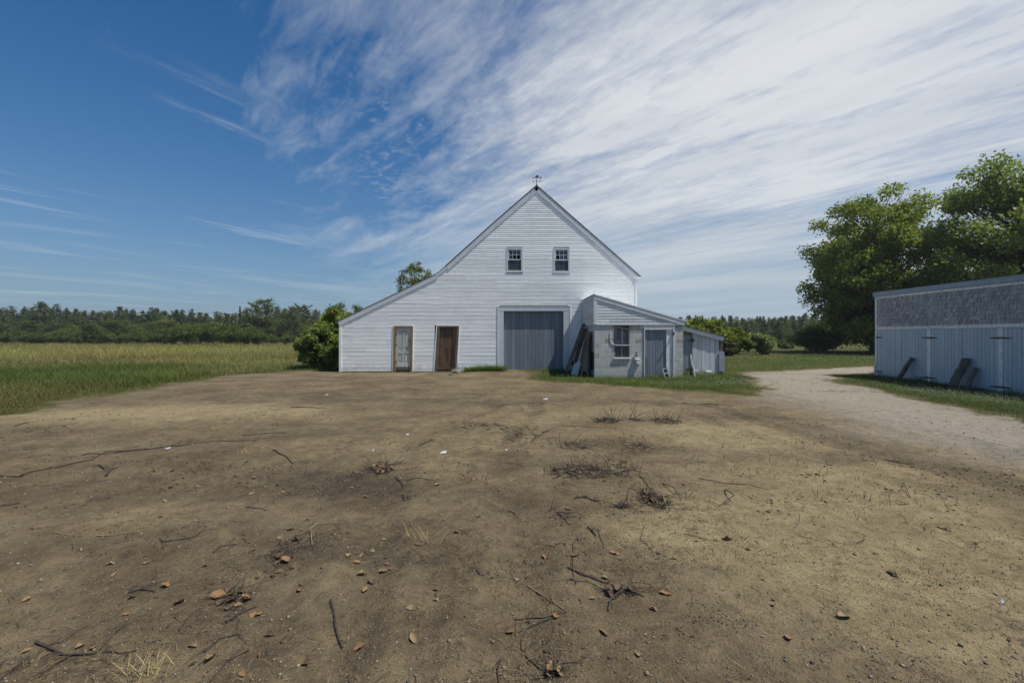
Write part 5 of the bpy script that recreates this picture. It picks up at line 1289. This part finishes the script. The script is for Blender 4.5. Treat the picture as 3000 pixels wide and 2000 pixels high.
def broadleaf(h, cr, c0, nb, npb, lsz, colA, colB, br=(.20, .32), trunk=.022, lean_=0., shape=1., sprig=.12, up=.45, core=True, droop=None):
    """returns (trunk MB, crown mesh data) for a tree standing at the origin. c0 = crown bottom height"""
    tb = MB(); ch = (h - c0) / 2; cz = c0 + ch
    ts = [(lean_ * h * f * f + R.uniform(-.012, .012) * h * (f > 0), R.uniform(-.012, .012) * h * (f > 0), h * f * .80) for f in (0, .12, .3, .5, .7, 1.)]
    tb.tube(ts, [h * trunk * q for q in (1.25, 1., .85, .62, .4, .12)], 8)
    BC = []; tries = 0
    while len(BC) < nb and tries < 6000:
        tries += 1
        d_ = unit(1)[0]; q = R.random() ** .38 * .86
        p = np.array([d_[0] * cr * q, d_[1] * cr * q, cz + d_[2] * ch * q])
        f = (p[2] - c0) / (2 * ch)
        lim = cr * (math.sin(math.pi * min(1, max(.0, f * .80 + .16))) ** .7) * shape + cr * .06
        if math.hypot(p[0], p[1]) > lim: continue
        r = cr * R.uniform(*br)
        if any(np.linalg.norm(p - b_[0]) < .55 * min(r, b_[1]) for b_ in BC): continue
        BC.append((p, r))
    Vs, Cs = [], []
    for p, r in BC:
        # limb from the trunk to the clump
        zt = max(c0 * .7, min(h * .72, p[2] - .45 * math.hypot(p[0], p[1]) - .05 * h))
        f = zt / (h * .8); b0 = Vector((lean_ * h * f * f, 0, zt)); e_ = Vector(p); m_ = b0.lerp(e_, .5) + Vector((0, 0, -.04 * h + R.uniform(-.02, .03) * h))
        r0 = h * trunk * .26
        tb.tube([b0, b0.lerp(m_, .5), m_, m_.lerp(e_, .6), e_], [r0, r0 * .85, r0 * .6, r0 * .42, r0 * .2], 5, cap=False)
        n = int(npb * (r / (cr * (br[0] + br[1]) / 2)) ** 2)
        d_ = unit(n); q = RS.rand(n) ** .42
        d_[:, 2] *= .72
        P = p[None] + d_ * r * q[:, None]
        keep = (d_[:, 2] > -.45) | (RS.rand(n) < .5); P = P[keep]
        # ragged sprigs
        ns = int(n * sprig); a = unit(ns); k = RS.rand(ns)
        P2 = p[None] + a * r * (1.0 + .28 * k)[:, None] * np.array([1, 1, .8])[None]
        P = np.concatenate([P, P2]); P = P + RS.normal(0, .06 * r, P.shape)
        n = len(P); s = lsz * RS.uniform(.65, 1.25, n)
        Vs.append(leaf_quads(P, s, up, droop=droop))
        t_ = np.clip(R.random() * .6 + RS.rand(n) * .5, 0, 1); c = lerp3(colA, colB, t_) * RS.uniform(.8, 1.2, (n, 1)); Cs.append(c)
    return tb, (np.concatenate(Vs), np.concatenate(Cs))
def grow(name, tb, cm, barkmat, loc, label, cat, group=None, folmat=None, crown='crown', trunkname='trunk'):
    o = empty(name, loc, label, cat, group)
    def shift(mb): mb.v = [(x + loc[0], y + loc[1], z + loc[2]) for x, y, z in mb.v]
    shift(tb); tb.build(trunkname, barkmat, o, smooth=True)
    me = crown_mesh(crown, cm[0], cm[1]); link(crown, me, folmat or M_FOL, o)
    return o
def pine(h, wmax, nwh, npc, lsz, colA, colB, bare=.12, flat=.16, upb=.30, irregular=.35, topw=.25):
    """tiered white pine"""
    tb = MB(); tb.tube([(0, 0, 0), (R.uniform(-.01, .01) * h, 0, h * .35), (R.uniform(-.015, .015) * h, 0, h * .7), (R.uniform(-.015, .015) * h, 0, h * .98)], [h * .018, h * .014, h * .008, h * .002], 6)
    Vs, Cs = [], []
    for k in range(nwh):
        f = bare + (1 - bare) * (k + R.uniform(-.3, .3)) / nwh; f = min(f, .985)
        z = h * f; prof = (1 - f) / (1 - bare); L0 = wmax * (topw * (1 - prof) * (1 if prof > .08 else prof / .08) + (1 - topw * .4) * min(1, prof * 1.35) * (.80 + .2 * math.sin(prof * 3.1)))
        nb = R.randint(4, 6); a0 = R.uniform(0, 6.28)
        for j in range(nb):
            if R.random() < .10: continue
            a = a0 + 6.283 * j / nb + R.uniform(-.3, .3); L_ = L0 * R.uniform(1 - irregular, 1 + irregular)
            if L_ < .1: L_ = .1
            rise = upb * (.2 + f) * R.uniform(.5, 1.3); dirv = Vector((math.cos(a), math.sin(a), 0))
            e_ = Vector((0, 0, z)) + dirv * L_ + Vector((0, 0, rise * L_))
            tb.tube([(0, 0, z), tuple(Vector((0, 0, z)).lerp(e_, .55) + Vector((0, 0, -.06 * L_))), tuple(e_)], [h * .004, h * .003, h * .001], 4, cap=False)
            n = max(5, int(npc * L_ / wmax)); t_ = RS.uniform(.22, 1.05, n); side = RS.normal(0, 1, n) * L_ * .17 * (1.15 - t_ * .6)
            bx = -dirv.y; by = dirv.x
            zc = z + rise * L_ * t_ - .10 * L_ * np.sin(t_ * math.pi) + RS.normal(0, 1, n) * flat * .35 * min(1.2, L_ + .2) + flat * .25
            P = np.stack([dirv.x * L_ * t_ + bx * side, dirv.y * L_ * t_ + by * side, zc], -1)
            Vs.append(leaf_quads(P, lsz * RS.uniform(.7, 1.3, n), .45, .5)); tt = np.clip(R.random() * .5 + RS.rand(n) * .6, 0, 1); Cs.append(lerp3(colA, colB, tt))
    return tb, (np.concatenate(Vs), np.concatenate(Cs))
def spire(h, wmax, n, lsz, colA, colB):
    tb = MB(); tb.tube([(0, 0, 0), (0, 0, h * .98)], [h * .014, h * .002], 6)
    f = RS.rand(n) ** 1.25; lay = (f * 22 % 1); r = wmax * (1 - f) * (.55 + .45 * (1 - lay)) * np.sqrt(RS.rand(n)); a = RS.uniform(0, 6.28, n)
    P = np.stack([r * np.cos(a), r * np.sin(a), h * (.05 + .95 * f) - r * .25], -1)
    return tb, (leaf_quads(P, lsz * RS.uniform(.7, 1.3, n), .6, .45), lerp3(colA, colB, RS.rand(n)))

MAPLE_A, MAPLE_B = (.125, .168, .028), (.275, .305, .066)
# big trees behind the storage shed
X_, Y_ = (2560 - 1500) * 44 / F, 44.
def seed(k): R.seed(k); RS.seed(k)
seed(SEEDS[0])
t = broadleaf(16.6, 6.7, .3, 165, 300, .30, MAPLE_A, MAPLE_B, (.11, .19), .020, 0., 1.08, .22)
grow('maple_tree', *t, M_BARK, (X_, Y_, 0), 'large round maple tree behind the far end of the storage shed', 'tree', 'large maples behind the storage shed')
X_, Y_ = (2990 - 1500) * 37 / F, 37.
seed(SEEDS[1])
t = broadleaf(17.7, 7.2, .4, 160, 290, .30, (.115, .165, .034), (.26, .30, .08), (.11, .19), .022, 0., 1.08, .22)
grow('maple_tree', *t, M_BARK, (X_, Y_, 0), 'taller spreading maple tree behind the middle of the storage shed', 'tree', 'large maples behind the storage shed')
t = broadleaf(8.5, 5.2, .1, 60, 240, .36, (.045, .075, .016), (.11, .145, .036), (.2, .32), .02, 0., 1.05)
grow('understorey_tree', *t, M_BARK, ((2520 - 1500) * 49 / F, 47., 0), 'dark low tree under the round maple', 'tree')
t = broadleaf(9.0, 4.0, .4, 34, 230, .36, (.045, .075, .016), (.11, .145, .036), (.2, .32), .02, 0., 1.05)
grow('understorey_tree', *t, M_BARK, ((2760 - 1500) * 47 / F, 47., 0), 'dark low tree between the two maples', 'tree')
# poplar behind the barn
seed(SEEDS[2])
t = broadleaf(9.2, 2.0, 1.5, 120, 42, .19, (.085, .11, .024), (.20, .215, .055), (.11, .20), .010, 0., 1.2, .35, .2)
grow('poplar_tree', *t, M_BARK, ((1190 - 1500) * 38.5 / F, 41.5, 0), 'slender young poplar tree rising behind the low roof of the barn', 'tree')
# shrubs at the barn corner
seed(SEEDS[3])
def shrub(px0, px1, top, Y, base, label, colA, colB, nb=26, npb=150, ls=.20, name='shrub', cat='shrub', group=None, br=(.24, .40), up=.45, droop=None, sprig=.15):
    x0 = (px0 - 1500) * Y / F; x1 = (px1 - 1500) * Y / F; h = H + (HY - top) * Y / F
    t = broadleaf(h, (x1 - x0) / 2, .0, nb, npb, ls, colA, colB, br, .012, 0., 1.25, sprig, up, droop=droop)
    return grow(name, *t, M_BARK, ((x0 + x1) / 2, Y, hz1((x0 + x1) / 2, Y)), label, cat, group)
shrub(905, 1062, 893, 25.0, 1075, 'tall leafy green shrub at the left corner of the barn', (.105, .155, .022), (.265, .31, .06), 85, 170, .18, br=(.15, .26), droop=.5)
shrub(868, 1000, 950, 23.4, 1080, 'lower rounded green shrub in front of the tall one by the barn', (.085, .135, .024), (.23, .28, .07), 52, 190, .18, br=(.19, .32), droop=.6)
shrub(942, 1004, 1000, 22.3, 1082, 'small bright leafed bush right against the barn corner', (.070, .11, .018), (.19, .23, .05), 20, 150, .13, br=(.28, .42), droop=.3)
# bushes and trees on the right
shrub(1985, 2140, 926, 40., 1038, 'tall yellow green bush behind the plank lean-to', (.085, .118, .016), (.22, .24, .04), 48, 170, .28, br=(.2, .32))
shrub(2100, 2205, 958, 42., 1036, 'yellow green bush between the tall bush and the round white flowered one', (.080, .118, .016), (.21, .235, .04), 36, 170, .28, br=(.2, .34))
shrub(2110, 2165, 1004, 38., 1040, 'low brownish bush beside the end of the plank lean-to', (.055, .058, .018), (.105, .10, .035), 18, 140, .24, br=(.26, .4))
shrub(2190, 2270, 972, 41., 1035, 'round bush with pale leaves standing alone on the back lawn', (.07, .105, .026), (.32, .36, .19), 44, 150, .24, br=(.2, .32))
shrub(2320, 2455, 958, 50., 1033, 'soft green bush on the back lawn left of the round maple', (.08, .12, .026), (.19, .23, .066), 44, 150, .32, br=(.2, .34))
shrub(2278, 2325, 1003, 60., 1030, 'small green bush on the far side of the back lawn', (.050, .080, .022), (.12, .15, .05), 18, 90, .3)

# ---- the woods
PG_A, PG_B = (.048, .074, .030), (.125, .150, .056)
protos = {}
def proto_pine(k, *a, **kw):
    protos[k] = pine(*a, **kw)
HUES = [(1, 1, 1), (.75, .80, .85), (1.2, 1.12, .8), (.85, .95, 1.15), (1.3, 1.2, .95), (.65, .72, .75)]
for k in range(6): proto_pine('p%d' % k, 10., R.uniform(2.8, 3.9), R.randint(17, 21), R.randint(70, 90), .42, PG_A, PG_B, .04, .85, R.uniform(.15, .4), .35, R.uniform(.02, .12)); protos['p%d' % k] = (protos['p%d' % k][0], (protos['p%d' % k][1][0], protos['p%d' % k][1][1] * np.array([HUES[k]])))
protos['broad'] = pine(10., 4.3, 20, 150, .36, (.055, .085, .024), (.145, .165, .048), .04, .6, .34, .35, .6)
protos['umbrella'] = pine(10., 2.3, 8, 60, .42, PG_A, PG_B, .55, .22, .30, .35, .9)
protos['spire'] = spire(10., 1.35, 900, .46, (.020, .036, .018), (.050, .072, .030))
DH = [(.7, .72, .75), (1., 1., 1.), (1.25, 1.15, .9), (.85, .95, 1.1)]
for k in range(4): protos['d%d' % k] = broadleaf(10., R.uniform(3.6, 4.4), .2, 46, 95, .48, tuple(a * b_ for a, b_ in zip((.060, .095, .022), DH[k])), tuple(a * b_ for a, b_ in zip((.145, .180, .048), DH[k])), (.2, .34), .016, 0., 1.15)
for k in range(3): protos['b%d' % k] = broadleaf(10., 6.5, .0, 34, 80, .85, (.055, .090, .020), (.130, .165, .040), (.22, .36), .012, 0., 1.3)
protos_o = {}
def plant(k, px, top, Y, name, label, cat, group=None, wide=1.):
    x = (px - 1500) * Y / F; h = H + (HY - top) * Y / F
    base = k
    if k not in protos_o:
        tb, cm = protos[k]
        o = grow(name, tb, cm, M_BARKP if k[0] in 'pus' or k == 'broad' else M_BARK, (0, 0, 0), label, cat, group); protos_o[k] = o
    else:
        o = copy_tree(protos_o[k]); o.name = name
    o.location = (x, Y, -.05); s = h / 10.
    o.scale = (s * wide, s * wide, s); o.rotation_euler = (0, 0, R.uniform(0, 6.28))
    setp(o, label, cat)
    if group: o['group'] = group
    elif 'group' in o: del o['group']
    return o
GP = 'trees of the far woods'; LBP = 'dark green pine in the row along the far edge of the meadow'; LBD = 'round leafy tree in front of the pines along the far meadow edge'; LBB = 'low spreading bush along the foot of the far woods'
# named landmarks first
plant('broad', 768, 882, 112., 'pine_tree', 'broad high pine with upswept branches left of the barn, tallest of the meadow woods', 'tree', GP)
plant('broad', 858, 902, 116., 'pine_tree', 'broad pine just right of the tallest pine of the meadow woods', 'tree', GP, .8)
plant('spire', 703, 897, 125., 'spruce_tree', 'narrow dark spire shaped spruce left of the broad pine', 'tree', GP)
plant('umbrella', 884, 897, 130., 'pine_tree', 'flat topped pine with a bare stem above the shrubs near the barn', 'tree', GP)
plant('p0', 121, 884, 128., 'pine_tree', 'tall tiered pine standing above the woods at the far left', 'tree', GP, 1.35)
plant('p1', 166, 892, 132., 'pine_tree', 'tall pine just right of the tiered one at the far left', 'tree', GP, 1.2)
plant('p2', 352, 896, 135., 'pine_tree', 'tall pine above the dark round tree on the meadow', 'tree', GP, 1.15)
plant('d0', 268, 936, 88., 'broadleaf_tree', 'dark round tree standing alone in front of the meadow woods', 'tree', GP, .95)
for px, top in ((7,899),(38,898),(71,900),(197,903),(226,901),(247,909),(270,908),(306,912),(323,909),(373,903),(393,904),(415,909),(440,902),(456,903),(481,909),(505,912),(520,907),(537,908),(562,907),(586,914),(607,915),(640,911),(667,917),(690,915),(725,905),(812,896),(835,900),(905,912),(923,906),(950,915),(-20,900),(-50,896),(95,904),(145,902),(1000,915),(1050,918),(1110,918),(1180,920),(290,914)):
    plant('p%d' % R.randrange(6), px + R.uniform(-4, 4), top + R.uniform(-2, 2), R.uniform(128, 150), 'pine_tree', LBP, 'tree', GP, R.uniform(.95, 1.3))
for px in range(-520, 1000, 16):
    plant(R.choice(['p0', 'p3', 'p4', 'p5', 'd1', 'd2', 'd3']), px + R.uniform(-8, 8), R.uniform(924, 942), R.uniform(152, 168), 'pine_tree' if False else 'forest_tree', 'tree in the back rows of the far woods, half hidden', 'tree', GP, R.uniform(1.1, 1.5))
for px in range(-420, 960, 27):
    top = R.choice([R.uniform(924, 938), R.uniform(940, 966), R.uniform(940, 960)])
    plant('d%d' % R.randrange(4), px + R.uniform(-10, 10), top, R.uniform(108, 126), 'broadleaf_tree', LBD, 'tree', GP, R.uniform(1., 1.35))
for px in range(-40, 470, 26):
    plant('b%d' % R.randrange(3), px + R.uniform(-8, 8), R.uniform(962, 982), R.uniform(94, 104), 'bush', LBB, 'bush', GP, R.uniform(.9, 1.3))
for px, top in ((480,958),(515,948),(552,942),(590,946),(625,942),(660,946),(695,952),(728,958),(760,970),(800,978),(840,975)):
    plant('b%d' % R.randrange(3), px, top, R.uniform(86, 96), 'bush', 'large dark green bush of the thicket left of the barn shrubs', 'bush', 'bushes of the thicket', R.uniform(.85, 1.05))
plant('d1', 1000, 879, 64., 'broadleaf_tree', 'blue green tree top rising behind the tall shrub at the barn corner', 'tree', None, .75)
plant('d2', 1052, 884, 66., 'broadleaf_tree', 'blue green tree top close to the low eave of the barn', 'tree', None, .7)
GR = 'pines beyond the back lawn'
for px, top in ((1960,928),(1995,930),(2020,925),(2045,928),(2090,926),(2118,925),(2141,924),(2160,928),(2180,933),(2199,929),(2215,930),(2229,926),(2250,930),(2270,929),(2287,928),(2303,926),(2315,927),(2327,925),(2345,927),(2361,917),(2385,924),(2410,922),(2440,925),(2470,925),(2500,925)):
    plant('p%d' % R.randrange(6), px + R.uniform(-3, 3), top + R.uniform(-2, 2), R.uniform(128, 150), 'pine_tree', 'tall plumy pine with a pale top beyond the back lawn' if px == 2361 else 'hazy dark pine in the row beyond the back lawn', 'tree', GR, R.uniform(.95, 1.3))
for px in range(1950, 2560, 15):
    plant(R.choice(['p1', 'p2', 'p3', 'p4']), px + R.uniform(-6, 6), R.uniform(930, 948), R.uniform(112, 126), 'pine_tree', 'shorter pine in the front row beyond the back lawn', 'tree', GR, R.uniform(1.1, 1.5))
for px in range(2220, 2560, 26):
    plant('b%d' % R.randrange(3), px + R.uniform(-6, 6), R.uniform(985, 1000), R.uniform(84, 96), 'bush', 'low bush along the foot of the pines beyond the back lawn', 'bush', GR, R.uniform(.7, 1.1))
# distant forest as one mass, closing the horizon behind everything
def forest_mass():
    Vs, Cs = [], []
    for az in np.arange(-75, 75, .55):
        a = math.radians(az + R.uniform(-.2, .2)); D = R.uniform(200, 260); hh = R.uniform(7.5, 11.5); n = 120
        f = RS.rand(n); r = (1 - f) * R.uniform(2.2, 3.6) * np.sqrt(RS.rand(n)) + .2; t_ = RS.uniform(0, 6.28, n)
        P = np.stack([D * math.sin(a) + r * np.cos(t_), D * math.cos(a) + r * np.sin(t_), hh * f], -1)
        Vs.append(leaf_quads(P, 1.3 * RS.uniform(.7, 1.3, n), .7)); Cs.append(lerp3(PG_A, PG_B, RS.rand(n)))
    me = crown_mesh('distant_forest', np.concatenate(Vs), np.concatenate(Cs))
    o = link('distant_forest', me, M_FOL); setp(o, 'distant belt of dark forest closing the horizon', 'forest', kind='stuff')
forest_mass()

def make_haze():
    mb = MB(); mb.box(-460, 460, -45, 470, -2.0, 24.)
    m = bpy.data.materials.new('haze'); m.use_nodes = True; nt = m.node_tree; nt.nodes.remove(nt.nodes['Principled BSDF'])
    v_ = nt.nodes.new('ShaderNodeVolumePrincipled'); v_.inputs['Color'].default_value = (.80, .87, .97, 1); v_.inputs['Density'].default_value = HAZE_D; v_.inputs['Anisotropy'].default_value = .2
    nt.links.new(v_.outputs[0], nt.nodes['Material Output'].inputs['Volume'])
    o = mb.build('haze', m); setp(o, 'thin summer haze over the meadow and woods', 'haze', kind='stuff')
if HAZE_D > 0: make_haze()
